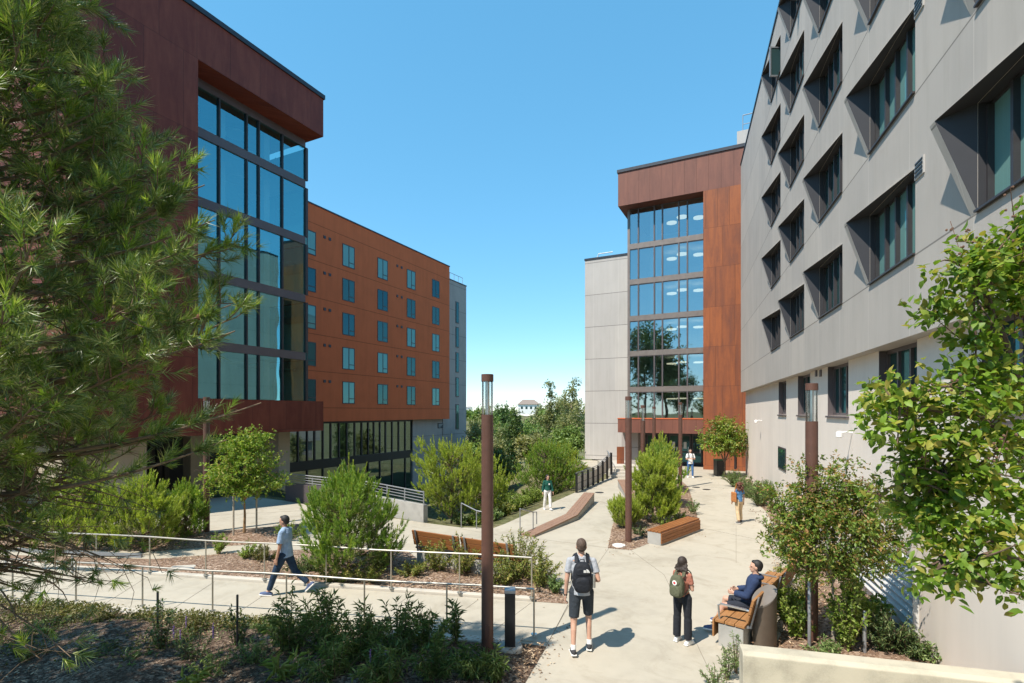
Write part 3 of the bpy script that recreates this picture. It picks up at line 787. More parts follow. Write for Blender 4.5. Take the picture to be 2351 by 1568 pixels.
# entrance below the canopy
EY = CG+1.3
m = FMB(FC); m.box(CL+.6, CP+.002, EY+.12, EY+.3, 0, 2.48); m.build('entrance_wall', M['black'], cbd)
dxs = np.linspace(CL+1.6, CP-.25, 6)
for k in range(5):
    a, b = dxs[k]+.04, dxs[k+1]-.04
    g = FMB(FC); g.box(a, b, EY, EY+.1, 0.02, .25); g.box(a, b, EY, EY+.1, 2.2, 2.42); g.box(a, a+.1, EY, EY+.1, .25, 2.2); g.box(b-.1, b, EY, EY+.1, .25, 2.2); g.box(a+.1, b-.1, EY+.01, EY+.09, .95, 1.06)
    o = g.build('entrance_door', M['frame'], cbd)
    FMB(FC).box(a+.1, b-.1, EY+.03, EY+.05, .25, 2.2).build('pane', M['pane_half'], o)
    FMB(FC).bar(((b-.16)-0, EY-.06, .95), ((b-.16), EY-.06, 1.4), .035, .035).build('handle', M['steel'], o)
    if k in (2, 3):
        FMB(FC).box(a+.25, b-.3, EY+.018, EY+.028, 1.25, 1.75).build('notice', M['interior'], o)
# gray wing
GW = 41.0; ga, gb = FC.x_at(1343, GW), GL+.05
m = FMB(FC); m.box(ga, gb, GW, 52, .1, 16.65); m.build('wing_wall', M['gray_light'], cbd)
m = FMB(FC); m.box(ga+.4, gb+.2, GW+.7, 51, -6, .1); m.box(gb-.6, gb+.65, CG+.35, GW, 0, 2.48); m.build('wing_base', M['gray_far'], cbd)
FMB(FC).box(ga-.04, gb, GW-.05, 52, 16.65, 16.8).build('wing_coping', M['coping'], cbd)
m = FMB(FC); m.tube([(ga+.8,GW+.6,16.8),(ga+1.0,GW+.6,17.25),(ga+2.2,GW+.6,17.25)], .04, 8); m.build('roof_pipe', M['shoe_white'], cbd)
m = FMB(FC); x0 = FC.x_at(1692, 43); m.box(x0, x0+3, 43, 47, 22.1, 25.6); rh = m.build('roof_house', M['gray_light'], cbd)
m = FMB(FC)
for x in (x0+.4, x0+1.2, x0+2.0): m.tube([(x,43.3,25.6),(x,43.3,26.9)], .035, 6)
m.tube([(x0+.4,43.3,26.9),(x0+2.0,43.3,26.9)], .035, 6); m.tube([(x0+.4,43.3,26.2),(x0+2.0,43.3,26.2)], .025, 6); m.build('roof_rail', M['steel_dull'], rh)

# ---- far house on the ridge
def far_house(px0, px1, pyb, Y, lab, roofm):
    a = Q(px0, pyb, Y); b = Q(px1, pyb, Y); w = b.x-a.x
    e = empty('hillside_house', (a.x, Y, a.z-2), 0, lab, 'house', 'houses on the far ridge')
    MB().box(0, w, 0, w*.7, 0, w*.30+2).build('wall', M['shoe_white'], e)
    h = w*.30+2; ov = w*.05
    MB().add([(-ov,-ov,h),(w+ov,-ov,h),(w+ov,w*.7+ov,h),(-ov,w*.7+ov,h),(w*.22,w*.35,h+w*.24),(w*.78,w*.35,h+w*.24)],
        [(0,3,2,1),(0,1,5,4),(1,2,5),(2,3,4,5),(3,0,4)]).build('roof', roofm, e)
    for k in range(4):
        x = w*(.12+.22*k); MB().box(x, x+w*.1, -.05, .0, 2+w*.08, 2+w*.2).build('window', M['pane_half'], e)
far_house(1190, 1238, 943, 300, 'white house with brown hipped roof on the ridge between the trees', m_plain('brown_roof', (.24,.19,.16), .9))
far_house(1070, 1084, 940, 330, 'small white house at the ridge end just past the pale block', M['gray_far'])
# ------------------------------------------------------------------ lamps, rails, benches and small things
def lamp(loc, h, label):
    e = empty('street_lamp', loc, 0, label, 'lamp', 'rust brown post lamps along the walk')
    MB().lathe([(.098,-.05),(.098,h-.66)], (0,0,0), 24).build('pole', M['lamp'], e, smooth='auto')
    g = MB().lathe([(.09,h-.66),(.09,h-.12)], (0,0,0), 24).build('lamp_glass', M['lampglass'], e, smooth='auto')
    MB().lathe([(.035,h-.66),(.035,h-.12)], (0,0,0), 12).build('lamp_core', M['steel'], e, smooth='auto')
    MB().lathe([(.1,h-.12),(.1,h-.004),(.092,h)], (0,0,0), 24).build('cap', M['lamp'], e, smooth='auto')
    if h > 4: MB().box(-.035,.035,-.103,-.09,.35,.55).build('hatch', M['lamp'], e)
    return e
lamp(P(1119,1508), 4.62, 'tall brown post lamp beside the black bollard in the foreground bed')
lamp(P(1443,1247), 4.48, 'brown post lamp at the front tip of the island planter')
lamp((P(1476,1160).x, P(1476,1160).y, 0), 4.3, 'brown post lamp rising out of the island pine between two others')
lamp((P(1501.5,1103).x, P(1501.5,1103).y, 0), 4.32, 'smallest brown post lamp behind the island pine by the canopy')
lamp(P(1562,1120), 4.52, 'brown post lamp at the back edge of the island near the entrance path')
lamp((P(1863.5,1475).x, P(1863.5,1475).y, 0), 4.5, 'brown post lamp standing behind the small tree against the cream wall')
lamp(P(474,1222), 4.5, 'brown post lamp in front of the dark undercroft beside the small round tree')

# bollard light
bp = P(1171,1497)
e = empty('bollard_light', bp, 0, 'black bollard light with bluish top on a round concrete footing', 'bollard')
MB().lathe([(.21,-.05),(.21,.1),(.2,.115)], (0,0,0), 28).build('footing', M['curb'], e, smooth='auto')
MB().box(-.088,.088,-.088,.088,.115,1.0).build('post', M['black'], e, bevel=.012)
MB().box(-.092,.092,-.092,.092,1.0,1.055).build('cap', M['steel_dull'], e, bevel=.008)

# ramp rails
def rail(name, a, b, n, h, label, first=0.0, end_plate=True):
    """posts from a (near) to b, with a round top rail"""
    a = Vector(a); b = Vector(b)
    e = empty(name, a, 0, label, 'handrail', 'steel ramp handrails')
    d = b-a
    m = MB(); pts = [Vector((0,0,h))+d*k/12+Vector((0,0,.012*math.sin(k*1.7))) for k in range(13)]
    m.tube(pts, .0185, 10); m.build('top_rail', M['rail'], e, smooth='auto')
    m = MB(); 
    for k in range(n):
        p = d*(k/(n-1)); MB().tube([p+Vector((0,0,.02)), p+Vector((0,0,h-.01))], .016, 8).build('post', M['post'], e, smooth='auto')
        MB().lathe([(.055,.02),(.055,.035)], p, 12).build('foot_plate', M['steel'], e)
    return e
ra = P(1226,1466); rb_ = P(12,1377)
rail('ramp_handrail', ra+Vector((0,-.02,.06)), rb_+(rb_-ra).normalized()*1.4+Vector((0,0,.06)), 9, .82, 'long steel handrail along the near edge of the ramp')
ra = P(1221,1385); rb_ = P(175,1311)
rail('ramp_handrail', ra+Vector((0,.06,.075)), rb_+(rb_-ra).normalized()*2.6+Vector((0,.06,.075)), 10, .86, 'long steel handrail along the planted far edge of the ramp')
e = empty('ramp_handrail', P(324,1326), 0, 'flat gray rail ending at a post on the left under the pine', 'handrail', 'steel ramp handrails')
MB().bar((0,0.02,.52), (-6.5,.9,.56), .05, .09).build('top_rail', M['steel_dull'], e)
for k in (1.9, 3.8, 5.7): MB().bar((-k, .02+k*.135, .0), (-k,.02+k*.135,.5), .035, .035).build('post', M['steel_dull'], e)
# short handrails of the side steps
def step_rail(pa, pb, drop, label):
    a = Vector(pa); b = Vector(pb)
    e = empty('step_handrail', a, 0, label, 'handrail', 'thin handrails at the side steps')
    d = b-a
    m = MB().tube([(-.0,0,0),(0,0,.86)], .018, 8).build('post', M['steel_dull'], e)
    m = MB().tube([d, d+Vector((0,0,.72-drop))], .018, 8).build('post', M['steel_dull'], e)
    f = d+d.normalized()*.28
    MB().tube([Vector((0,0,.86)), d+Vector((0,0,.74-drop)), f+Vector((0,0,.70-drop)), f+Vector((0,0,.12))], .02, 8).build('top_rail', M['steel_dull'], e)
step_rail(P(1194,1229), P(1224,1215), .16, 'thin step handrail beside the low end of the wooden wedge bench')
step_rail(P(1059,1212), P(1094,1214), .12, 'thin step handrail in front of the big bush left of the tall lamp')

# parapet wall with bar railing at the court edge
e = empty('parapet_wall', P(972,1199), 0, 'low gray parapet wall with bar railing above the sunken court', 'wall')
pa = P(972,1199); pb = P(850,1172); pc = P(655,1150)
m = MB(); dirs = []
for a, b, mt in ((pa, pb, 'baseconc'), (pb, pc, 'spandrel')):
    a = a-P(972,1199); b = b-P(972,1199); d = (b-a).normalized(); nn = Vector((d.y,-d.x,0))*.2
    if nn.y < 0: nn = -nn
    MB().prism([xy(a), xy(b), xy(b+nn), xy(a+nn)], -.6, .62 if mt == 'baseconc' else .8).build('wall', M[mt], e)
m = MB(); r0 = Vector((0,0.08,0))
L0, L1, L2 = r0, pb-pa+r0, pc-pa+r0
for z in (.75,.86,.97,1.08):
    m.tube([L0+Vector((0,0,z)), L1+Vector((0,0,z+.06)), L2+Vector((0,0,z+.14))], .016 if z < 1 else .026, 6)
for k in range(7):
    p = L0.lerp(L1, k/3) if k <= 3 else L1.lerp(L2, (k-3)/3)
    m.bar(p+Vector((0,0,.5)), p+Vector((0,0,1.12)), .04, .04)
m.build('railing', M['steel_dull'], e)

# guard wall with dark posts, and steps up to the gray wing
ga_, gb_ = P(1321,1131), P(1401,1095.5)
d = gb_-ga_; e = empty('guard_railing', ga_, 0, 'dark framed guard railing with pale panels beside the far steps', 'railing')
up1, up2 = .86, 1.0
def gz(t): return 0 if t < .55 else (t-.55)/.45*.55
ts = [i/7 for i in range(8)]
for i in range(7):
    a, b = d*ts[i], d*ts[i+1]; za, zb_ = gz(ts[i]), gz(ts[i+1])
    n2 = Vector((d.y,-d.x,0)).normalized()*.03
    MB().extr([a+Vector((0,0,za+.05)), b+Vector((0,0,zb_+.05)), b+Vector((0,0,zb_+.74)), a+Vector((0,0,za+.74))], n2).build('panel', M['gray_light'], e)
for i in range(8):
    a = d*ts[i]; za = gz(ts[i]); o = MB().bar(a+Vector((.05,-.05,0)), a+Vector((.05,-.05,za+.96)), .11, .11).build('post', M['black'], e)
m = MB()
for q in (.8,.9,1.0): m.tube([d*t+Vector((.02,-.02,gz(t)+q-.03)) for t in ts], .02, 6)
m.build('rails', M['steel_dull'], e)
s0 = P(1403,1097); s1 = P(1440,1097)
st = MB()
for k in range(4):
    y0 = s0.y+.34*k; st.box(s0.x, s1.x+.9, y0, y0+.34 if k < 3 else y0+4.0, 0 if k == 0 else 0.0, .15*(k+1))
so_ = st.build('entry_steps', M['curb'], loc=(s0.x,s0.y,0)); tag(so_, 'four pale concrete steps rising to the gray wing behind the guard railing', 'steps')
w0 = P(1437,1093); e = MB().box(w0.x-.22, w0.x+.25, w0.y+1.6, w0.y+1.72, .58, 1.72).build('steel_screen', M['corten_orange'], loc=(w0.x,w0.y+1.66,.58)); tag(e, 'short rusty steel screen at the top of the far steps', 'screen')
a = P(1424,1093); e = empty('stair_handrail', (a.x-.55,a.y-.3,0), 0, 'slim handrail rising along the far steps', 'handrail')
MB().tube([(0,0,0),(0,0,.9),(0,1.5,1.45),(0,1.9,1.45)], .022, 8).build('top_rail', M['steel'], e); MB().tube([(0,1.5,.55),(0,1.5,1.45)], .02, 8).build('post', M['steel'], e)

# long benches with backs ------------------------------------------------
def back_bench(start, d, length, label, wood, group, arms=(.0,.5,1.0), flip=1):
    """start: front edge at ground, d along the bench; local +x along, local +y towards the back"""
    th = math.atan2(d[1], d[0])
    e = empty('park_bench', start, th, label, 'bench', group)
    f = flip                                        # back on local +y (flip 1) or -y
    def Y(v): return v*f
    MB().box(.02, length-.02, min(Y(.05),Y(.46)), max(Y(.05),Y(.46)), -.02, .385).build('base', M['baseconc'], e, bevel=.015)
    for k in range(3):
        a, b = Y(.0+.165*k), Y(.155+.165*k)
        MB().box(0, length, min(a,b), max(a,b), .40, .445).build('seat_plank', wood, e, bevel=.006)
    a, b = Y(-.012), Y(-.045); MB().box(0, length, min(a,b), max(a,b), .14, .44).build('front_plank', wood, e, bevel=.006)
    for k in range(3):
        y0 = .50+.035*k; z0 = .52+.135*k
        MB().extr([(0,Y(y0),z0),(0,Y(y0+.03),z0+.122),(0,Y(y0+.07),z0+.114),(0,Y(y0+.04),z0-.008)], (length,0,0)).build('back_plank', wood, e, bevel=.005)
    for t in (.14, length-.14):
        m = MB(); m.bar((t,Y(.44),.39), (t,Y(.56),.40), .05, .03); m.bar((t,Y(.545),.39), (t,Y(.67),.93), .055, .02, (0,1,0)); m.build('back_support', M['steel_dull'], e)
    for q in arms:
        t = .06+q*(length-.12)
        m = MB(); m.tube([(t,Y(.06),.44),(t,Y(.04),.68),(t,Y(.09),.705),(t,Y(.56),.70)], .017, 8); m.bar((t,Y(.07),.712), (t,Y(.5),.712), .055, .014); m.build('armrest', M['steel'], e)
    return e
dA = Vector((.652,.758,0)); sA = P(1641,1480.5)
nb = Vector((.758,-.652,0))
bA1 = back_bench(sA, (dA.x,dA.y), 1.72, 'wooden bench with back where the seated student in navy hoodie sits', M['wood_pale'], 'slatted benches with backs', (.0,1.0), -1)
bA2 = back_bench(sA+dA*1.78, (dA.x,dA.y), 1.72, 'empty wooden bench with back just beyond the seated student', M['wood_pale'], 'slatted benches with backs', (.25,), -1)
sB = P(970,1295.4); dB = Vector((.865,-.50,0)); nB = Vector((.50,.865,0))
# its back is towards us: the front edge lies .46 further on the far side
for k in range(2):
    st_ = sB-dB*.22+dB*(1.56*k)+nB*.46
    back_bench((st_.x, st_.y, 0), (dB.x,dB.y), 1.5, ['orange wooden bench seen from behind, nearer the young pine','orange wooden bench seen from behind, nearer the tall lamp post'][k], M['wood'], 'slatted benches with backs', (), -1)

# block bench of the island
a = P(1485,1248.4); b = P(1517,1253.4); c = P(1606,1218.9)
d = (c-b); L_ = d.length; th = math.atan2(d.y, d.x)
e = empty('block_bench', b, th, 'low block bench of brown timber on concrete at the front of the island', 'bench')
wdt = (b-a).length*1.02
MB().box(0,L_,.0,wdt,-.02,.37).build('base', M['baseconc'], e, bevel=.01)
for k in range(4):
    MB().box(-.01,L_+.01,.003+k*wdt/4,(k+1)*wdt/4-.01,.375,.43).build('seat_plank', M['wood'], e, bevel=.005)
for z0 in (.06,.165,.27):
    for q in (0, .5):
        MB().box(L_*q+.004, L_*(q+.5)-.004, -.035,-.003, z0, z0+.098).build('side_plank', M['wood'], e, bevel=.004)
# wedge bench
def wedge(pts, hs, w, label, side=1, base='baseconc'):
    pts = [Vector(p) for p in pts]
    e = empty('wedge_bench', pts[0], 0, label, 'bench', 'sloping timber wedge benches')
    pts = [p-pts[0] for p in pts]; n = len(pts)
    off = []
    for i in range(n):
        d = (pts[min(i+1,n-1)]-pts[max(i-1,0)]).normalized(); off.append(Vector((-d.y,d.x,0))*w*side)
    def strip(inset0, inset1, z0f, z1f, name, mat):
        m = MB(); vs = []
        for i in range(n):
            p0 = pts[i]+off[i]*inset0; p1 = pts[i]+off[i]*inset1
            vs += [p0+Vector((0,0,z0f(hs[i]))), p1+Vector((0,0,z0f(hs[i]))), p1+Vector((0,0,z1f(hs[i]))), p0+Vector((0,0,z1f(hs[i])))]
        fs = [(0,1,2,3) if side < 0 else (3,2,1,0)]
        for i in range(n-1):
            b = 4*i
            for j in range(4): fs.append((b+j, b+4+j, b+4+(j+1)%4, b+(j+1)%4) if side < 0 else (b+j, b+(j+1)%4, b+4+(j+1)%4, b+4+j))
        b = 4*(n-1); fs.append((b+3,b+2,b+1,b) if side < 0 else (b,b+1,b+2,b+3))
        m.add(vs, fs); return m.build(name, mat, e)
    strip(.03, .97, lambda h: -.02, lambda h: h-.05, 'base', M[base])
    for k in range(3): strip(k/3+.006, (k+1)/3-.006, lambda h: h-.048, lambda h: h, 'seat_plank', M['wood_gray'])
    return e
wedge([P(1225,1235), P(1326,1194.4), P(1365,1153.9)], [.075,.20,.43], .46, 'long timber wedge bench rising away from the side steps')
wedge([P(1441,1172), P(1434,1142), P(1418,1119)], [.08,.22,.42], .45, 'rust timber wedge bench peeking out left of the island pine', -1)

# litter bin
lp = P(1755,1484); e = empty('litter_bin', lp, R_(35), 'brown oval litter bin with slanted lid behind the near bench', 'bin')
n_ = 28; pr = []
m = MB(); vs = []
for k in range(n_):
    a = 2*math.pi*k/n_; x, y = .25*math.cos(a), .17*math.sin(a); vs.append((x,y,0))
top = [(v[0],v[1],.84+.13*v[0]/.25*1.0) for v in vs]
m.add(vs+top, [(k,(k+1)%n_,n_+(k+1)%n_,n_+k) for k in range(n_)]+[tuple(range(n_))[::-1]]); m.build('body', M['lamp'] if False else m_plain('brown_powder_coat', (.11,.085,.065), .55, .2), e, smooth='auto')
m = MB(); lid0 = [(v[0]*1.02,v[1]*1.02,v[2]+.002) for v in top]; lid1 = [(v[0]*1.02,v[1]*1.02,v[2]+.03) for v in top]
m.add(lid0+lid1, [(k,(k+1)%n_,n_+(k+1)%n_,n_+k) for k in range(n_)]+[tuple(range(n_))[::-1], tuple(range(n_,2*n_))]); m.build('lid', m_plain('brown_gray_lid', (.19,.165,.145), .5, .2), e)

# foreground planter wall
wa, wb = P(1697,1477,1.0), P(2351,1545,1.0)
d = (wb-wa).normalized(); nn = Vector((d.y,-d.x,0))
m = MB(); e0 = Vector((wa.x,wa.y,0)); L_ = (wb-wa).length+.25
# inner edge runs wa..wb, the wall is .3 thick towards the camera, with a chamfered front edge
prof = [(0,-.1),(0,1.0),(.2,1.0),(.26,.965),(.28,-.1)]
m.extr([nn*p[0]+Vector((0,0,p[1])) for p in prof], d*L_)
o = m.build('planter_wall', M['wallconc'], loc=None, bevel=.012); o.location = e0
tag(o, 'low weathered concrete planter wall across the lower right corner', 'wall')
wc = e0+d*L_; 
# flush covers in the paving and in the mulch
for (px, py, r, mt, lab) in ((1376,1131,.22,'black','dark round drain cover in the paving beyond the wedge bench'),(1769*0+1771*0+1598+0,1119,.2,'black','dark round drain cover on the path behind the island'),(1622,1124,.2,'black','dark round drain cover on the path nearest the curly-haired walker')):
    p = P(px, py); o = MB().lathe([(r,.001),(r,.008),(r*.9,.010)], (0,0,0), 24).build('drain_cover', M[mt]); o.location = p
    tag(o, lab, 'drain', 'round drain covers')
p = P(1421,1255); o = MB().lathe([(.19,.0),(.19,.05),(.17,.06)], (0,0,0), 24).build('valve_cover', M['shoe_white']); o.location = p; tag(o, 'pale round valve cover in the mulch at the island tip', 'cover')
p = P(420,1310); o = MB().box(-.3,.3,-.16,.16,0,.10).build('valve_box', M['curb'], bevel=.03); o.location = p; o.rotation_euler = (0,0,R_(12)); tag(o, 'pale flat valve box lying in the mulch behind the ramp', 'cover')
# tree stakes
def stake(p, h, mat, label, r=.028, cat='stake', group='tree stakes'):
    o = MB().lathe([(r,-.1),(r,h-.01),(r*.8,h)], (0,0,0), 10).build('tree_stake', mat, smooth='auto'); o.location = p
    tag(o, label, cat, group); return o
stake(P(1858,1492), 1.15, M['steel_dull'], 'galvanised stake left of the small myrtle trunk')
stake(P(1985,1508), .75, M['steel_dull'], 'galvanised stake right of the small myrtle trunk')
stake(P(536,1238), 1.55, M['bark_pale'], 'pale timber stake left of the small round tree trunk')
stake(P(589,1232), 1.45, M['bark_pale'], 'pale timber stake right of the small round tree trunk')
stake(P(362,1495), 1.0, M['black'], 'thin black stake in the shaded bed with the leafy sapling at left', .018)
stake(P(545,1505), 1.0, M['black'], 'thin black stake in the shaded bed left of the feathery bush', .018)
# tree guard boxes by the entrance tree
p = P(1652,1092); e = empty('entrance_bin', p, 0, 'dark litter bin with green band under the entrance tree', 'bin')
MB().box(-.28,.28,-.28,.28,0,1.0).build('body', M['black'], e, bevel=.02); MB().box(-.285,.285,-.285,.285,.98,1.04).build('lid', m_plain('green_band',(.03,.16,.07),.5), e)
p = P(1690,1092); o = MB().box(-.55,.1,-.05,.05,.45,1.35).build('notice_board', M['spandrel']); o.location = p; o.rotation_euler=(0,0,R_(60)); tag(o, 'brown notice panel under the entrance tree by the cream wall', 'sign')
# ------------------------------------------------------------------ people
def frus(m, p0, p1, r0, r1, ky=1.0, c0=True, c1=True, n=14):
    """tapered limb from p0 to p1; rounded ends unless c0 / c1 is False; ky flattens it in y"""
    p0 = Vector(p0); p1 = Vector(p1); ax = (p1-p0); L = ax.length
    ax = ax.normalized() if L > 1e-6 else Vector((0,0,1))
    prof = []
    if c0: prof += [(-r0*math.cos(a), r0*math.sin(a)) for a in (R_(18), R_(45), R_(70))]
    prof += [(0, r0), (L, r1)]
    if c1: prof += [(L+r1*math.sin(a), r1*math.cos(a)) for a in (R_(20), R_(45), R_(72))]
    u = ax.cross(Vector((0,1,0)) if abs(ax.y) < .9 else Vector((1,0,0))).normalized(); w = ax.cross(u)
    vs = []
    for (t, r) in prof:
        for j in range(n):
            a = 2*math.pi*j/n; q = p0+ax*t+(u*math.cos(a)+w*math.sin(a))*r
            vs.append(Vector((q.x, p0.y+(ax.y*t)+(q.y-p0.y-ax.y*t)*ky, q.z)))
    k = len(prof)
    fs = [(i*n+j, i*n+(j+1)%n, (i+1)*n+(j+1)%n, (i+1)*n+j) for i in range(k-1) for j in range(n)]
    fs += [tuple(range(n))[::-1], tuple(range((k-1)*n,k*n))]
    m.add(vs, fs)
def fuse(m, name, mat, parent, vox, smooth=5, fac=.5):
    """one continuous surface from overlapping volumes"""
    o = m.build(name+'_tmp', mat)
    r = o.modifiers.new('r', 'REMESH'); r.mode = 'VOXEL'; r.voxel_size = vox
    if smooth:
        s = o.modifiers.new('s', 'SMOOTH'); s.factor = fac; s.iterations = smooth
    dg = bpy.context.evaluated_depsgraph_get()
    me = bpy.data.meshes.new_from_object(o.evaluated_get(dg)); me.name = name
    old = o.data; bpy.data.objects.remove(o); bpy.data.meshes.remove(old)
    me.polygons.foreach_set('use_smooth', [True]*len(me.polygons))
    if not me.materials: me.materials.append(mat)
    q = bpy.data.objects.new(name, me); COL.objects.link(q)
    if parent: q.parent = parent
    return q
def person(loc, rz, H, label, legs, arms, sex='m', lean=0, head_yaw=0, head_pitch=0, hz=None, skin='skin', vox=.008, shirt=None, trousers=None, shoes=('shoe_white','shoe_white'), socks=None, hair=('short','hair_brown'), twist=0):
    S = H/1.75; J = {}
    hipw = .095*S if sex == 'm' else .098*S; shw = .19*S if sex == 'm' else .165*S
    T, Sh = .43*S, .415*S
    for k, s in (('L',-1),('R',1)):
        f, ab, kn, fp = legs[k]; f, ab, kn = R_(f), R_(ab), R_(kn)
        J['hip'+k] = Vector((s*hipw,0,0))
        J['knee'+k] = J['hip'+k]+Vector((s*math.sin(ab), math.sin(f)*math.cos(ab), -math.cos(f)*math.cos(ab))).normalized()*T
        J['ank'+k] = J['knee'+k]+Vector((s*math.sin(ab)*.4, math.sin(f-kn), -math.cos(f-kn))).normalized()*Sh
        fp = R_(fp); fd = Vector((s*.12, math.cos(fp), math.sin(fp))).normalized(); fdn = Vector((0, math.sin(fp), -math.cos(fp)))
        J['toe'+k] = J['ank'+k]+fd*.155*S+fdn*.058*S; J['heel'+k] = J['ank'+k]-fd*.055*S+fdn*.05*S; J['ball'+k] = J['ank'+k]+fd*.09*S+fdn*.055*S
    low = min(min(J['toe'+k].z, J['heel'+k].z, J['ball'+k].z) for k in 'LR')-.035*S
    dz = -low if hz is None else hz
    for k in J: J[k] = J[k]+Vector((0,0,dz))
    pel = Vector((0,0,dz))
    Rl = Matrix.Rotation(-R_(lean), 4, 'X') @ Matrix.Rotation(R_(twist), 4, 'Z')
    def up(x, y, z): return pel+(Rl @ Vector((x*S, y*S, z*S)))
    for k, s in (('L',-1),('R',1)):
        f, ab, el, inw = [R_(q) for q in arms[k]]
        J['sh'+k] = up(s*shw/S*.97, -.01, .487)
        ud = Rl.to_3x3() @ Vector((s*math.sin(ab), math.sin(f)*math.cos(ab), -math.cos(f)*math.cos(ab)))
        J['elb'+k] = J['sh'+k]+ud.normalized()*.295*S
        fd = Rl.to_3x3() @ Vector((s*math.sin(ab)*(1-min(1,abs(inw)))-s*math.sin(inw), math.sin(f+el)*math.cos(inw), -math.cos(f+el)*math.cos(inw)))
        fd.normalize(); J['wri'+k] = J['elb'+k]+fd*.25*S; J['fd'+k] = fd
    HR = Rl @ Matrix.Rotation(R_(head_yaw), 4, 'Z') @ Matrix.Rotation(R_(head_pitch), 4, 'X')
    hb = up(0, .0, .60)
    def hd(x, y, z): return hb+(HR @ Vector((x*S, y*S, z*S)))
    m = MB(); f_ = sex == 'f'
    # trunk
    frus(m, up(-.055,0,.02), up(.055,0,.02), .105*S, .105*S, .9)
    frus(m, up(0,0,.06), up(0,.005,.22), (.125 if not f_ else .125)*S, (.118 if not f_ else .105)*S, .76)
    frus(m, up(-.045,0,.36), up(.045,0,.36), .115*S if not f_ else .103*S, .115*S if not f_ else .103*S, .88)
    frus(m, up(0,0,.22), up(0,0,.40), (.12 if not f_ else .105)*S, (.14 if not f_ else .122)*S, .72)
    frus(m, up(-.12 if not f_ else -.105,-.008,.485), up(.12 if not f_ else .105,-.008,.485), .062*S, .062*S)
    frus(m, up(0,-.01,.46), up(0,-.005,.58), .075*S, .052*S)
    for s in (-1,1): frus(m, up(s*.03,-.012,.545), up(s*.13,-.012,.495), .042*S, .045*S)
    frus(m, up(0,-.005,.54), hd(0,.01,.06), .052*S, .05*S)
    # head
    def sph(c, r, sc=(1,1,1)):
        b = len(m.v); m.ell((0,0,0), (r*sc[0]*S, r*sc[1]*S, r*sc[2]*S), 16, 10)
        for i in range(b, len(m.v)):
            q = HR @ Vector(m.v[i]); cc = hd(*c); m.v[i] = (q.x+cc.x, q.y+cc.y, q.z+cc.z)
    sph((0,.005,.125), .1, (.77,.97,1.02)); sph((0,.035,.065), .07, (.82,.9,1.0)); sph((0,.07,.02), .03, (1.1,.8,.8))
    sph((0,.105,.085), .018, (.75,.9,1.0)); sph((0,.095,.105), .014, (.7,.8,1.9)); sph((0,.092,.05), .022, (1.1,.5,.5))
    for s in (-1,1): sph((s*.078,.0,.095), .03, (.32,.6,1.0)); sph((s*.035,.078,.125), .03, (1.0,.5,.4))
    # limbs
    for k, s in (('L',-1),('R',1)):
        frus(m, J['hip'+k], J['knee'+k], .086*S, .054*S); frus(m, J['knee'+k], J['ank'+k], .052*S, .033*S)
        cf = J['knee'+k].lerp(J['ank'+k], .28); bk = Vector((0,-.016*S,0)); frus(m, J['knee'+k].lerp(J['ank'+k], .12)+bk*.4, J['knee'+k].lerp(J['ank'+k], .34)+bk*.9, .043*S, .045*S); frus(m, J['knee'+k].lerp(J['ank'+k], .34)+bk*.9, J['knee'+k].lerp(J['ank'+k], .8)+bk*.2, .045*S, .034*S); 
        frus(m, J['heel'+k]+Vector((0,0,.012*S)), J['toe'+k]+Vector((0,0,.0)), .032*S, .022*S)
        frus(m, J['ank'+k], J['ball'+k], .034*S, .03*S)
        frus(m, J['sh'+k], J['elb'+k], .049*S if not f_ else .042*S, .037*S if not f_ else .033*S); frus(m, J['elb'+k], J['wri'+k], .037*S if not f_ else .033*S, .025*S)
        # hand: palm, four unequal fingers, thumb
        fd = J['fd'+k]; side = Vector((-s,0,0)); thumb_ax = fd.cross(side); 
        if thumb_ax.length < .2: thumb_ax = Vector((0,1,0))
        thumb_ax.normalize()
        if thumb_ax.y < 0 and abs(fd.y) < .8: thumb_ax = -thumb_ax
        if abs(fd.y) >= .8 and thumb_ax.z < 0: thumb_ax = -thumb_ax
        pn = thumb_ax.cross(fd).normalized()
        if pn.dot(side) < 0: pn = -pn
        w = J['wri'+k]; J['palm'+k] = w+fd*.06*S
        for q in (-.022,0,.022): frus(m, w+fd*.015*S+thumb_ax*q*.8*S, w+fd*.078*S+thumb_ax*q*S, .0165*S, .0155*S)
        for q, ln in ((.031,.066),(.0105,.075),(-.0105,.07),(-.031,.055)):
            a = w+fd*.085*S+thumb_ax*q*S; b = a+(fd*.85+pn*.35).normalized()*ln*.52*S; c = b+(fd*.45+pn*.85).normalized()*ln*.55*S
            frus(m, a, b, .0105*S, .0098*S); frus(m, b, c, .0098*S, .0082*S)
        a = w+fd*.025*S+thumb_ax*.028*S; b = a+(fd*.6+thumb_ax*.75+pn*.25).normalized()*.036*S; c = b+(fd*.9+pn*.4).normalized()*.032*S
        frus(m, a, b, .014*S, .012*S); frus(m, b, c, .012*S, .0095*S)
    body = fuse(m, 'person', M[skin], None, vox, 6)
    body.location = loc; body.rotation_euler = (0,0,rz); tag(body, label, 'person', 'people on the walk')
    ins = .004
    # hair
    h = MB(); m_keep = m; m = h
    def sphh(c, r, sc=(1,1,1)):
        b = len(h.v); h.ell((0,0,0), (r*sc[0]*S, r*sc[1]*S, r*sc[2]*S), 18, 12)
        for i in range(b, len(h.v)):
            q = HR @ Vector(h.v[i]); cc = hd(*c); h.v[i] = (q.x+cc.x, q.y+cc.y, q.z+cc.z)
    st, hm = hair
    sphh((0,-.018,.142), .1, (.83,.96,.99))
    if f_: sphh((0,-.035,.1), .085, (.9,.85,.95))
    else: sphh((0,-.048,.092), .062, (1.2,.85,1.0))
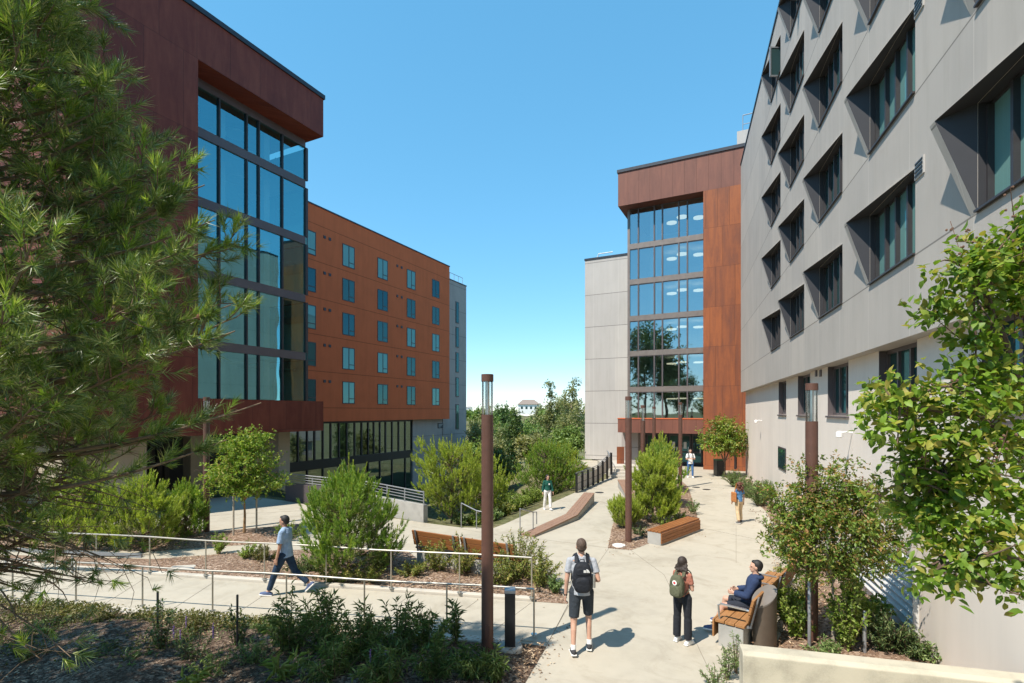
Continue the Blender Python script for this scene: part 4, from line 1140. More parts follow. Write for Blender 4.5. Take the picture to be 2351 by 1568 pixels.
    if st == 'quiff': sphh((0,.045,.205), .036, (1.4,1.1,.7)); sphh((0,-.01,.205), .055, (1.1,1.2,.6)); sphh((.025,.06,.19), .026, (1.2,1,.8))
    if st == 'short': sphh((0,.035,.195), .05, (1.25,1.0,.6))
    if st in ('long','curly'):
        rr = random.Random(3); cu = st == 'curly'
        sphh((0,-.02,.15), .104, (.9*(1.12 if cu else 1),1.0,.98))
        for x in (-.075,-.045,-.015,.015,.045,.075):
            y0 = -.04 if abs(x) < .06 else -.01; p0 = (x, y0, .12); ln = .26 if cu else .17; k_ = 7
            for q in range(1, k_+1):
                t = q/k_; p1 = (x*(1+.75*t)+(.022 if cu else .010)*math.sin(q*2.1+x*60), y0-.05*t+(.02 if cu else .008)*math.cos(q*1.7+x*40), .12-ln*t*(1 if abs(x) < .06 else .8))
                frus(h, hd(*p0), hd(*p1), (.034 if cu else .03)*S*rr.uniform(.85,1.15), (.036 if cu else .028)*S*(1-.25*t)*rr.uniform(.8,1.2)); p0 = p1
        if cu:
            for q in range(34):
                sphh((rr.uniform(-.13,.13), -.08+rr.uniform(-.06,.02), rr.uniform(-.2,.2)), rr.uniform(.022,.04))
    fuse(h, 'hair', M[hm], body, max(vox, .009), 2)
    # eyes and mouth
    for s in (-1,1):
        e = MB().ell((0,0,0), (.011*S,.008*S,.008*S), 8, 6).build('eye', M['eye'], body); c = hd(s*.033,.089,.103); e.location = c
    e = MB().ell((0,0,0), (.022*S,.008*S,.008*S), 8, 6).build('mouth', M['lip'], body); e.location = hd(0,.099,.045); e.rotation_euler = HR.to_euler()
    # shirt
    if shirt:
        mat, sl, hem, g = shirt['mat'], shirt['sleeve'], shirt.get('hem', .0), .016*S*shirt.get('loose',1)
        c = MB()
        frus(c, up(0,0,hem), up(0,0,.2), (.152 if not f_ else .14)*S+g*1.15, (.128 if not f_ else .113)*S+g, .86, False, True)
        frus(c, up(0,0,.2), up(0,0,.4), (.128 if not f_ else .113)*S+g, (.145 if not f_ else .127)*S+g, .76)
        frus(c, up(-.045,0,.36), up(.045,0,.36), (.115 if not f_ else .104)*S+g, (.115 if not f_ else .104)*S+g, .88)
        frus(c, up(-.11 if not f_ else -.095,-.008,.472), up(.11 if not f_ else .095,-.008,.472), .053*S+g*.7, .053*S+g*.7)
        for s in (-1,1): frus(c, up(s*.03,-.012,.54), up(s*.14,-.012,.488), .044*S+g*.5, .045*S+g*.5)
        frus(c, up(0,-.01,.45), up(0,-.006,.555), .09*S+g, .058*S+g, 1, True, False)
        for k in 'LR':
            e_, w_ = J['elb'+k], J['wri'+k]
            if sl <= 1: frus(c, J['sh'+k], J['sh'+k].lerp(e_, sl), .047*S+g*.3, .044*S+g*.95, 1, True, False)
            else:
                frus(c, J['sh'+k], e_, .05*S+g, .042*S+g); frus(c, e_, e_.lerp(w_, sl-1), .042*S+g, .032*S+g, 1, True, False)
        if shirt.get('collar'): frus(c, up(0,-.005,.54), up(0,.0,.585), .068*S, .064*S, 1, False, False)
        if shirt.get('hood'):
            for q in range(9):
                a = math.pi*(q/8)+math.pi; c.ell(tuple(up(.085*math.cos(a), -.03+.075*math.sin(a), .545)), (.045*S,.045*S,.04*S), 10, 7)
        fuse(c, 'shirt', M[mat], body, max(vox,.009), 3)
    if trousers:
        mat, frac, g, fl = trousers['mat'], trousers['len'], .014*S, trousers.get('flare', 0)
        c = MB()
        frus(c, up(-.058,0,.03), up(.058,0,.03), .108*S+g, .108*S+g, .92); frus(c, up(0,0,.03), up(0,0,.12), .138*S+g, .122*S+g, .8, True, False)
        for k in 'LR':
            hp, kn, an = J['hip'+k], J['knee'+k], J['ank'+k]
            if frac <= 1: frus(c, hp, hp.lerp(kn, frac), .087*S+g, .066*S+g, 1, True, False)
            else:
                frus(c, hp, kn, .09*S+g, .058*S+g); frus(c, kn, kn.lerp(an, frac-1), .058*S+g*(1+fl), .044*S+g*(1+fl*2.2), 1, True, False)
        fuse(c, 'trousers', M[mat], body, max(vox,.009), 3)
    for k in 'LR':
        c = MB(); lift = Vector((0,0,.006*S))
        frus(c, J['heel'+k]+lift, J['ball'+k]+lift, .041*S, .043*S); frus(c, J['ball'+k]+lift, J['toe'+k]+lift*.6, .043*S, .03*S); frus(c, J['ank'+k]-Vector((0,0,.02*S)), J['ball'+k]+lift, .043*S, .036*S)
        sh_ = fuse(c, 'shoe', M[shoes[0]], body, max(vox,.009), 2)
        dn = (J['heel'+k]-J['ank'+k]); ax = (J['toe'+k]-J['heel'+k]).normalized(); dnn = (dn-ax*dn.dot(ax)).normalized()
        sm = MB(); a = J['heel'+k]-ax*.035*S+dnn*.024*S; b = J['toe'+k]+ax*.028*S+dnn*.018*S
        sm.bar(a, b, .086*S, .026*S, tuple(-dnn)); so2 = sm.build('sole', M[shoes[1]], sh_, bevel=.01)
        if socks:
            c = MB(); frus(c, J['ank'+k].lerp(J['knee'+k], -.02), J['ank'+k].lerp(J['knee'+k], socks[1]), .041*S, .043*S, 1, True, False); c.build('sock', M[socks[0]], body, smooth='auto')
    return body, J, up, hd, S
M['hair_short'] = m_plain('hair_cropped', (.085,.055,.04), .7, 0, .5, 60, .6)
cl = lambda n, c, **k: M.setdefault(n, m_cloth(n, c, **k))
cl('gray_tee', (.36,.375,.41)); cl('dark_shorts', (.035,.042,.052)); cl('blue_shirt', (.27,.37,.52), var=.16); cl('jeans', (.022,.042,.078), var=.25)
cl('rust_tee', (.38,.15,.105)); cl('black_jeans', (.022,.024,.03), var=.2); cl('navy_hoodie', (.028,.045,.10)); cl('navy_shorts', (.028,.032,.045))
cl('white_tee', (.74,.73,.72)); cl('blue_jeans', (.06,.14,.32)); cl('khaki', (.56,.42,.26)); cl('blue_tee', (.08,.19,.36)); cl('green_sweater', (.015,.085,.065)); cl('white_pants', (.78,.76,.74))
cl('pack_black', (.018,.02,.026), rough=.65); cl('pack_green', (.105,.11,.07)); cl('bag_orange', (.42,.17,.06))

# man with the black backpack, walking away
p = P(1335,1494)
b1, J1, up1, hd1, S1 = person(p, R_(-4), 1.86, 'man in gray tee and dark shorts walking away with black backpack',
    {'L':(-9,4,6,-6), 'R':(15,3,26,2)}, {'L':(-6,9,14,4), 'R':(-14,14,88,38)}, vox=.0068, lean=2,
    shirt=dict(mat='gray_tee', sleeve=.62, hem=-.03, loose=1.1), trousers=dict(mat='dark_shorts', len=.9), shoes=('shoe_black','shoe_white'), socks=('shoe_white',.14), hair=('short','hair_short'))
def backpack(loc, rz, up, S, label, mat, w, h, d, zc, patch=None, tilt=0):
    """packed rucksack built in the wearer's own frame"""
    def pillow(m, c, a, e1=.55, n=26, k=14):
        """rounded box with half sizes a"""
        f = lambda v, e: math.copysign(abs(v)**e, v)
        vs = []
        for i in range(1, k):
            ph = -math.pi/2+math.pi*i/k
            for j in range(n):
                t = 2*math.pi*j/n; x, y, z = f(math.cos(ph),.6)*f(math.cos(t),e1), f(math.cos(ph),.6)*f(math.sin(t),e1), f(math.sin(ph),.6)
                tp = 1-.16*max(0,z)-.05*max(0,-z); vs.append(up(c[0]+x*a[0]*tp, c[1]+y*a[1], c[2]+z*a[2]))
        q = len(vs); vs += [up(c[0],c[1],c[2]-a[2]), up(c[0],c[1],c[2]+a[2])]
        fs = [(i*n+j, i*n+(j+1)%n, (i+1)*n+(j+1)%n, (i+1)*n+j) for i in range(k-2) for j in range(n)]
        fs += [(q,(j+1)%n,j) for j in range(n)]+[(q+1,(k-2)*n+j,(k-2)*n+(j+1)%n) for j in range(n)]
        m.add(vs, fs)
    m = MB(); pillow(m, (0,-.14-d*.5,zc), (w*.5,d*.55,h*.52))
    o = fuse(m, 'backpack', M[mat], None, .009, 2); o.location = loc; o.rotation_euler = (0,0,rz); tag(o, label, 'backpack', 'worn backpacks')
    c = MB(); pillow(c, (0,-.14-d*.95,zc-.2*h), (w*.4,d*.3,h*.26)); fuse(c, 'front_pocket', M[mat], o, .009, 2)
    c = MB(); pillow(c, (0,-.14-d*.98,zc+.22*h), (w*.36,d*.14,h*.13)); fuse(c, 'upper_pocket', M[mat], o, .009, 2)
    for s in (-1,1):
        c = MB(); pts = [up(s*w*.30,-.16,zc+.45*h), up(s*.085,-.085,.575), up(s*.095,.02,.59), up(s*.115,.105,.53), up(s*.125,.15,.42), up(s*.14,.125,.28), up(s*.15,.03,.19), up(s*w*.42,-.15,zc-.36*h)]
        for a_, b_ in zip(pts, pts[1:]): c.bar(a_, b_, .055*S if a_.z > pts[4].z else .03*S, .014*S, tuple((Vector(a_)-up(0,0,.4)).normalized()))
        c.build('shoulder_strap', M[mat], o)
    c = MB(); c.tube([up(-.04,-.17,zc+.47*h), up(-.03,-.17,zc+.47*h+.045), up(.03,-.17,zc+.47*h+.045), up(.04,-.17,zc+.47*h)], .009, 6); c.build('carry_loop', M[mat], o)
    return o
bk = backpack(p, R_(-4), up1, S1, 'black backpack on the back of the man in gray tee', 'pack_black', .30, .45, .17, .285)
# small white half-dome emblem with three arcs
c = MB()
ctr = up1(.055, -.338, .385)
def arc(r0, r1, n=10):
    pts = [ctr+Vector((r0*math.cos(math.pi/2*i/n), 0, r0*math.sin(math.pi/2*i/n))) for i in range(n+1)]
    pts += [ctr+Vector((r1*math.cos(math.pi/2*i/n), 0, r1*math.sin(math.pi/2*i/n))) for i in range(n, -1, -1)]
    c.extr(pts, (0,.03,0))
for a0, a1 in ((.05,.036),(.031,.019),(.014,.003)): arc(a0, a1)
for q in (0,.013,.026): c.box(ctr.x-.045, ctr.x-.008, ctr.y, ctr.y+.03, ctr.z+q, ctr.z+q+.009)
c.build('white_emblem', M['shoe_white'], bk)
c = MB(); frus(c, up1(.17,-.2,.13), up1(.17,-.2,.33), .035, .035, 1, False, False); c.build('bottle', M['steel'], bk)
e = MB(); frus(e, J1['wriL']+J1['fdL']*-.012, J1['wriL']+J1['fdL']*.012, .031, .031, 1, False, False); e.build('watch', M['black'], b1)

# man walking left on the ramp
p2 = P(655,1366); p2.z = .014
person(p2, R_(86), 1.77, 'man in light blue short-sleeved shirt and jeans walking left on the ramp',
    {'L':(24,2,5,6), 'R':(-22,2,28,-42)}, {'L':(4,6,10,2), 'R':(10,6,14,2)}, vox=.0075, lean=1, skin='skin_tan', head_pitch=-4,
    shirt=dict(mat='blue_shirt', sleeve=.72, hem=-.05, loose=1.9, collar=True), trousers=dict(mat='jeans', len=1.9), shoes=('shoe_blue','shoe_white'), hair=('quiff','hair_black'))

# woman with green backpack talking to the seated man
p3 = P(1567,1476)
b3, J3, up3, hd3, S3 = person(p3, R_(-48), 1.47, 'woman in rust tee and black trousers wearing a green backpack beside the bench',
    {'L':(0,3,0,0), 'R':(0,3,2,0)}, {'L':(12,8,70,40), 'R':(8,8,72,42)}, sex='f', vox=.0072, head_yaw=-8, lean=1,
    shirt=dict(mat='rust_tee', sleeve=.6, hem=.05, loose=.8), trousers=dict(mat='black_jeans', len=1.94, flare=.7), hair=('long','hair_brown'))
bk = backpack(p3, R_(-48), up3, S3, 'olive green backpack with round red and white badge worn by the woman in rust tee', 'pack_green', .30, .44, .16, .28)
c = MB(); ct = up3(0,-.322,.365); c.lathe([(.042,0),(.042,.03)], (0,0,0), 18); vs = [(ct.x+v[0], ct.y+v[2], ct.z+v[1]) for v in c.v]; c.v = vs; bd = c.build('badge', M['shoe_white'], bk)
c = MB(); c.lathe([(.022,-.004),(.022,.02)], (0,0,0), 14); c.v = [(ct.x+v[0], ct.y+v[2], ct.z+v[1]) for v in c.v]; c.build('badge_mark', m_plain('badge_red', (.55,.05,.06), .6), bd)

# seated man in navy hoodie
hipf = sA+dA*.80+nb*.33
thS = math.atan2(-nb.y, -nb.x)-math.pi/2
person((hipf.x, hipf.y, 0), thS+R_(12), 1.72, 'seated man in navy hoodie and dark shorts on the near bench looking at the woman',
    {'L':(84,10,62,0), 'R':(86,12,72,0)}, {'L':(14,10,62,30), 'R':(10,14,66,32)}, vox=.0075, lean=-11, hz=.555, head_yaw=4, head_pitch=-8,
    shirt=dict(mat='navy_hoodie', sleeve=1.9, hem=-.02, loose=1.7, hood=True), trousers=dict(mat='navy_shorts', len=.84), shoes=('shoe_blue','shoe_white'), socks=('shoe_white',.2), hair=('short','hair_black'))

# curly-haired girl walking away with orange bag
p5 = P(1697,1201)
b5, J5, up5, hd5, S5 = person(p5, R_(14), 1.47, 'girl with long curly auburn hair in blue tee and khaki trousers walking away',
    {'L':(-8,4,6,-6), 'R':(12,4,16,0)}, {'L':(6,10,20,4), 'R':(-4,10,16,2)}, sex='f', vox=.011, skin='skin_tan',
    shirt=dict(mat='blue_tee', sleeve=.6, hem=.0), trousers=dict(mat='khaki', len=1.9, flare=.4), shoes=('shoe_black','shoe_white'), hair=('curly','hair_auburn'))
m = MB(); m.box(-.26,-.20,-.14,.12,-.10,.26); o = m.build('shoulder_bag', M['bag_orange'], bevel=.03); o.location = p5+Vector((0,0,up5(0,0,.1).z)); o.rotation_euler = (0,0,R_(14)); tag(o, 'orange shoulder bag hanging at the left side of the curly-haired girl', 'bag')
MB().bar((-.2,-.02,.25), (-.12,-.02,.58), .04, .012, (0,1,0)).build('strap', M['bag_orange'], o)

# man in white tee coming from the entrance
p6 = P(1585,1097)
b6, J6, up6, hd6, S6 = person(p6, R_(172), 1.74, 'man in white tee and blue jeans walking from the entrance with backpack straps',
    {'L':(8,3,8,0), 'R':(-6,3,6,-4)}, {'L':(14,12,86,34), 'R':(10,12,92,36)}, vox=.013,
    shirt=dict(mat='white_tee', sleeve=.75, hem=-.08, loose=1.4), trousers=dict(mat='blue_jeans', len=1.92), hair=('short','hair_brown'))
backpack(p6, R_(172), up6, S6, 'dark backpack worn by the man in white tee near the entrance', 'pack_black', .29, .42, .15, .3)

# girl in green sweater on the side path
p7 = P(1257,1171)
b7, J7, up7, hd7, S7 = person(p7, R_(192), 1.42, 'girl in dark green sweater and white trousers on the side path',
    {'L':(12,2,6,6), 'R':(-8,2,8,-8)}, {'L':(8,12,14,4), 'R':(-6,12,14,4)}, sex='f', vox=.011, head_yaw=18,
    shirt=dict(mat='green_sweater', sleeve=1.85, hem=.06, loose=1.5), trousers=dict(mat='white_pants', len=1.92, flare=.5), hair=('long','hair_black'))
ct = up7(-.05,.145,.38); o = MB().box(ct.x-.025, ct.x+.025, ct.y-.02, ct.y+.015, ct.z-.03, ct.z+.03).build('chest_patch', M['shoe_white'], b7)
# ------------------------------------------------------------------ plants
def norm(a): return a/np.maximum(np.linalg.norm(a, axis=-1, keepdims=True), 1e-9)
def npmesh(name, V, F, mat, parent=None, k=3):
    """V (n,3) vertices, F (m,k) faces"""
    me = bpy.data.meshes.new(name)
    me.vertices.add(len(V)); me.vertices.foreach_set('co', np.ascontiguousarray(V, np.float32).ravel())
    me.loops.add(F.size); me.loops.foreach_set('vertex_index', np.ascontiguousarray(F, np.int32).ravel())
    me.polygons.add(len(F)); me.polygons.foreach_set('loop_start', np.arange(0, F.size, k, dtype=np.int32))
    me.update(calc_edges=True); me.materials.append(mat)
    o = bpy.data.objects.new(name, me); COL.objects.link(o)
    if parent: o.parent = parent
    return o
def leaves(name, C, D, L, W, mat, parent, r, droop=.25, fold=.25, near=False):
    """leaf blades: base C, direction D"""
    n = len(C); D = norm(D); L = np.broadcast_to(L, (n,))[:,None]*(.75+.5*r.random((n,1))); W = np.broadcast_to(W, (n,))[:,None]*(.8+.4*r.random((n,1)))
    up = norm(np.array([0,0,1.])+.55*r.normal(size=(n,3)))
    S = norm(np.cross(D, up)); U = np.cross(S, D)
    if near:
        a = C; b = C+D*L*.3+S*W*.46+U*fold*W*.5; c = C+D*L*.3-S*W*.46+U*fold*W*.5; d = C+D*L*.66+S*W*.42+U*fold*W*.4-U*L*droop*.3; e = C+D*L*.66-S*W*.42+U*fold*W*.4-U*L*droop*.3
        f = C+D*L-U*L*droop; g = C+D*L*.5-U*L*droop*.12
        V = np.stack([a,b,d,f,e,c,g], 1).reshape(-1,3); o = np.arange(n)[:,None]*7
        F = np.concatenate([o+np.array(t) for t in ((0,1,6),(1,2,6),(2,3,6),(3,4,6),(4,5,6),(5,0,6))])
        return npmesh(name, V, F, mat, parent)
    a = C; b = C+D*L*.45+S*W*.5+U*fold*W*.4; c = C+D*L-U*L*droop; d = C+D*L*.45-S*W*.5+U*fold*W*.4
    V = np.stack([a,b,c,d], 1).reshape(-1,3); o = np.arange(n)[:,None]*4
    return npmesh(name, V, np.concatenate([o+np.array((0,1,2)), o+np.array((0,2,3))]), mat, parent)
def needles(name, P0, D, slen, n, L, W, mat, parent, r, spread=.75, back=.0, tipbias=1.0):
    """needle tufts round shoots starting at P0 along D"""
    m = len(P0); D = norm(D)
    t = r.random((m,n,1))**(1/tipbias)
    sl = np.broadcast_to(slen, (m,)).reshape(m,1,1)
    base = P0[:,None]+D[:,None]*t*sl
    rad = r.normal(size=(m,n,3)); rad -= (rad*D[:,None]).sum(-1,keepdims=True)*D[:,None]; rad = norm(rad)
    sp = spread*(1.15-.55*t)*(.8+.4*r.random((m,n,1)))
    d = norm(D[:,None]*np.cos(sp)+rad*np.sin(sp)); d[...,2] -= back; d = norm(d)
    ln = L*(.7+.5*r.random((m,n,1)))
    tip = base+d*ln
    s = norm(np.cross(d, r.normal(size=(m,n,3))))*W/2
    V = np.stack([base-s, base+s, tip], 2).reshape(-1,3)
    return npmesh(name, V, np.arange(len(V)).reshape(-1,3), mat, parent)
def tubes(name, paths, radii, mat, parent, n=5):
    mb = MB()
    for p, q in zip(paths, radii): mb.tube([Vector(x) for x in p], [float(x) for x in q], n)
    return mb.build(name, mat, parent, smooth='auto')
def bez(a, b, c, k=6):
    t = np.linspace(0,1,k)[:,None]; return (1-t)**2*np.array(a)+2*t*(1-t)*np.array(b)+t*t*np.array(c)

# ---- the large pine on the left
def big_pine():
    r = np.random.default_rng(11)
    X0, Y0 = -5.35, 5.0
    root = empty('pine_tree', (X0, Y0, 0), 0, 'large long-needled pine filling the left edge of the view', 'tree')
    zk = [1.2, 2.3, 3.0, 3.6, 3.95, 4.3, 4.9, 5.3, 5.8, 6.15, 6.5, 7.2, 8.0, 8.5, 9.0]
    rk = [.2, .5, 1.0, 1.6, 2.0, 2.28, 2.5, 2.4, 2.1, 1.75, 1.4, 1.25, 1.2, .9, .4]
    rad = lambda z: np.interp(z, zk, rk)
    lean = lambda z: np.array([.02*np.sin(z*1.1)+.02*z, .03*np.cos(z*.9), z])
    tk = [lean(z) for z in np.linspace(-.1, 8.9, 22)]
    tubes('trunk', [tk], [np.linspace(.15,.03,22)], M['bark'], root, 10)
    paths, radii, SP, SD, SL = [], [], [], [], []
    def shoot(p, d, l): SP.append(p); SD.append(d); SL.append(l)
    NB = 132
    for i in range(NB):
        z = 2.5+6.3*((i+.5)/NB)**.95
        az = i*2.39996+r.normal()*.2
        R = rad(z)*r.uniform(.72,1.04)
        if r.random() < .25: R *= .6
        R *= 1-.28*max(0, -math.sin(az))          # shorter towards the terrace
        st = lean(z-.25*R*.8)
        dirv = np.array([math.cos(az), math.sin(az), 0])
        en = np.array([st[0],st[1],0])+dirv*R+np.array([0,0,z+.12*R])
        mid = (st+en)/2+np.array([0,0,-.12*R])+r.normal(size=3)*.06
        b = bez(st, mid, en, 9); paths.append(b); radii.append(np.linspace(.012+.011*R, .006, 9))
        sparse = z < 3.6
        nt = int((9 if not sparse else 4)+R*(8.5 if not sparse else 4))
        for q in range(nt):
            t = r.uniform(.22,1.0)**.8
            p = b[min(8,int(t*8))]*(1-(t*8)%1)+b[min(8,int(t*8)+1)]*((t*8)%1)
            tang = b[min(8,int(t*8)+1)]-b[max(0,int(t*8)-1)]
            d = norm(norm(tang)*.7+r.normal(size=3)*.65+np.array([0,0,.28]))
            ln = r.uniform(.22,.5)*(1.15-.5*t)
            e2 = p+d*ln+np.array([0,0,.06])
            paths.append(np.stack([p, (p+e2)/2+np.array([0,0,-.02]), e2])); radii.append([.007,.006,.004])
            for w in range(r.integers(2,4) if not sparse else 1):
                d2 = norm(d+r.normal(size=3)*.4+np.array([0,0,.3])); shoot(p+(e2-p)*r.uniform(.55,1.0), d2, r.uniform(.12,.22))
        shoot(en, norm(en-mid+np.array([0,0,.2])), .22)
    # single limb low on the right and the upright leader seen against the steel wall
    for tgt in (Q(600,925,5.0), Q(545,940,5.1), Q(520,1010,4.9), Q(470,425,5.2), Q(440,445,5.15), Q(493,505,5.1), Q(420,470,5.1), Q(455,560,5.0), Q(300,150,5.0), Q(312,400,5.0), Q(290,260,5.0), Q(540,760,5.0), Q(530,700,5.1)):
        en = np.array(tgt)-np.array([X0,Y0,0]); st = lean(en[2]-.55); 
        b = bez(st, (st+en)/2+np.array([0,0,-.25]), en, 9); paths.append(b); radii.append(np.linspace(.03,.006,9))
        for q in range(16):
            t = r.uniform(.55,1); p = b[int(t*8)]; d = norm(b[8]-b[5]+r.normal(size=3)*.28+np.array([0,0,.22])); shoot(p, d, r.uniform(.15,.28))
    # bare twigs hanging in the lower part
    for i in range(54):
        z = r.uniform(2.0,3.8); az = r.uniform(-1.2,1.1); R = r.uniform(.8,2.1)*(.45+.25*z/2)
        st = lean(z+.3); en = np.array([math.cos(az)*R, math.sin(az)*R-.1, z-.15*R]); b = bez(st, (st+en)/2+r.normal(size=3)*.15, en, 7)
        paths.append(b); radii.append(np.linspace(.016,.003,7))
        for q in range(5):
            p = b[r.integers(2,7)]; e2 = p+r.normal(size=3)*.22; paths.append(np.stack([p,(p+e2)/2+r.normal(size=3)*.04,e2])); radii.append([.004,.003,.002])
            if r.random() < .6: shoot(e2, norm(e2-p), .1)
    tubes('branch', paths, radii, M['twig'], root, 4)['kind'] = 'stuff'
    P0 = np.array(SP); D = np.array(SD); SLn = np.array(SL)
    # keep shoots that stick out past the lens free of the camera
    old = r.random(len(P0)) < .66
    crown = needles('crown', P0[old], D[old], SLn[old], 38, .142, .0086, M['pine_big'], root, r, .85, .03)
    crown['kind'] = 'stuff'
    o2 = needles('young_needles', P0[~old], D[~old]+np.array([0,0,.5]), SLn[~old]*.9, 42, .112, .0086, M['pine_big_tip'], root, r, .6); o2['kind'] = 'stuff'
    cn = MB()
    for q in r.choice(len(P0), 40, replace=False):
        c = P0[q]; cn.ell(tuple(c), (.022,.022,.032), 7, 5)
    cn.build('cones', m_plain('pine_cone', (.16,.06,.03), .8), root)['kind'] = 'stuff'
big_pine()

# ---- young bushy pines
def young_pine(loc, H, R, label, seed, ns=520, shape=None, nn=34, w=.014, group='young bushy pines', nl=.11):
    """tiers of upturned branches, tufts along their outer part and a candle on every tip"""
    shape = shape or ((0,.12,.3,.55,.8,1.0), (.8,1.0,.95,.72,.42,.12))
    r = np.random.default_rng(seed)
    e = empty('young_pine', loc, 0, label, 'tree', group)
    paths = [np.array([[0,0,-.1],[.03*r.normal(),.03*r.normal(),H*.5],[0,0,H*.97]])]; radii = [[.05,.035,.01]]
    NB = int(24+R*26); B = []
    lop = r.uniform(.78,1.12,8)
    for k in range(NB):
        u = ((k+.5)/NB)**.9; az = k*2.39996+r.normal()*.35; z0 = max(.06, H*.80*u*r.uniform(.9,1.08))
        Lb = R*np.interp(u, *shape)*r.uniform(.62,1.12)*np.interp((az%6.283)/6.283*8, range(8), lop)
        dv = np.array([math.cos(az), math.sin(az), 0]); rise = r.uniform(.30,.75)*Lb+.10
        end = np.array([0,0,z0])+dv*Lb+np.array([0,0,rise]); mid = np.array([0,0,z0])+dv*Lb*.62+np.array([0,0,rise*.22])
        b = bez((0,0,z0), mid, end, 8); B.append(b); paths.append(b); radii.append(np.linspace(.018,.005,8))
    tubes('trunk', paths, radii, M['bark'], e, 5)
    B = np.array(B); wt = np.linalg.norm(B[:,-1]-B[:,0], axis=1)**1.2; n = int(ns*1.9); w = w*1.15
    bi = r.choice(NB, n, p=wt/wt.sum()); t = r.uniform(.18,1.0,n)**.75; q = t*6.999; i0 = q.astype(int); f = (q-i0)[:,None]
    C = B[bi,i0]*(1-f)+B[bi,np.minimum(i0+1,7)]*f; tg = norm(B[bi,np.minimum(i0+1,7)]-B[bi,i0])
    lat = r.normal(size=(n,3))*np.array([1,1,.7])*(.10*R*(1.1-.5*t))[:,None]; C = C+lat; C[:,2] = np.maximum(C[:,2], .08)
    D = norm(tg*.6+norm(lat)*.45+np.array([0,0,.65])+r.normal(size=(n,3))*.25)
    young = (t > .5) | (C[:,2] > .7*H)
    a = needles('crown', C[~young], D[~young], .2, nn, nl*1.2, w, M['pine'], e, r, .9)
    b = needles('new_growth', C[young], D[young]+np.array([0,0,.35]), r.uniform(.14,.3,young.sum()), int(nn*1.25), nl*.95, w, M['pine_tip' if seed % 3 else 'pine_tip_green'], e, r, .62)
    a['kind'] = 'stuff'; b['kind'] = 'stuff'
    tipd = norm(np.array([0,0,1.])+.35*norm(B[:,7]-B[:,5])+r.normal(size=(NB,3))*.08)
    g = needles('candles', B[:,-1]-tipd*.08, tipd, r.uniform(.22,.48,NB), 80, .06, w, M['pine_tip'], e, r, .5); g['kind'] = 'stuff'
    needles('leader', np.array([[0,0,H*.84]]), np.array([[0.02,0,1.]]), .17*H, 170, .06, w, M['pine_tip'], e, r, .5)
    return e
def gp(x, y): 
    p = P(x, y); return (p.x, p.y, 0.0)
col_shape = ((0,.1,.3,.6,.85,1.0), (.8,1.0,1.0,.86,.55,.08))
young_pine(gp(800,1322), 2.95, 1.42, 'bright green young pine right beside the man on the ramp', 21, 620, None, 36)
young_pine(gp(330,1268), 2.35, 1.15, 'young pine with lime tips behind the rail in front of the dark undercroft', 22, 420)
young_pine(gp(195,1262), 2.7, 1.3, 'young pine behind the rail by the beige wing, half hidden by the large pine', 23, 420)
young_pine(gp(425,1236), 1.9, .75, 'small young pine just left of the brown lamp post by the undercroft', 24, 260)
p = P(1030,1192); young_pine((p.x, p.y+.9, -.25), 3.35, 1.6, 'round young pine behind the parapet railing left of the tall lamp', 25, 560, ((0,.12,.35,.6,.85,1),(.7,1,1,.9,.6,.15)), 34, .017)
p = P(1085,1180); young_pine((p.x+.3, p.y+2.6, -.7), 3.1, 1.5, 'young pine partly behind the tall lamp post beyond the round one', 26, 380, None, 30, .02)
p = P(1258,1130); young_pine((p.x, p.y+2.0, -.6), 3.1, 1.75, 'wide young pine behind the girl in the green sweater', 27, 520, ((0,.12,.35,.6,.85,1),(.8,1,1,.88,.55,.15)), 32, .02)
p = P(1320,1120); young_pine((p.x-.3, p.y+3.5, -.9), 3.0, 1.3, 'young pine just left of the guard railing', 28, 320, None, 28, .024)
young_pine(gp(1499,1205), 2.8, 1.0, 'dense upright pine at the front of the island planter', 29, 620, col_shape, 34, .016)
young_pine(gp(1514,1165), 2.95, 1.0, 'dense upright pine in the middle of the island planter', 30, 520, col_shape, 30, .019)
young_pine(gp(1516,1130), 3.0, .95, 'dense upright pine at the back of the island planter', 31, 320, col_shape, 26, .024)
young_pine(gp(1437,1215), .95, .62, 'low young pine bush at the left edge of the island beside the lamp', 32, 240, ((0,.2,.6,1),(.8,1,.8,.2)), 30, .015)

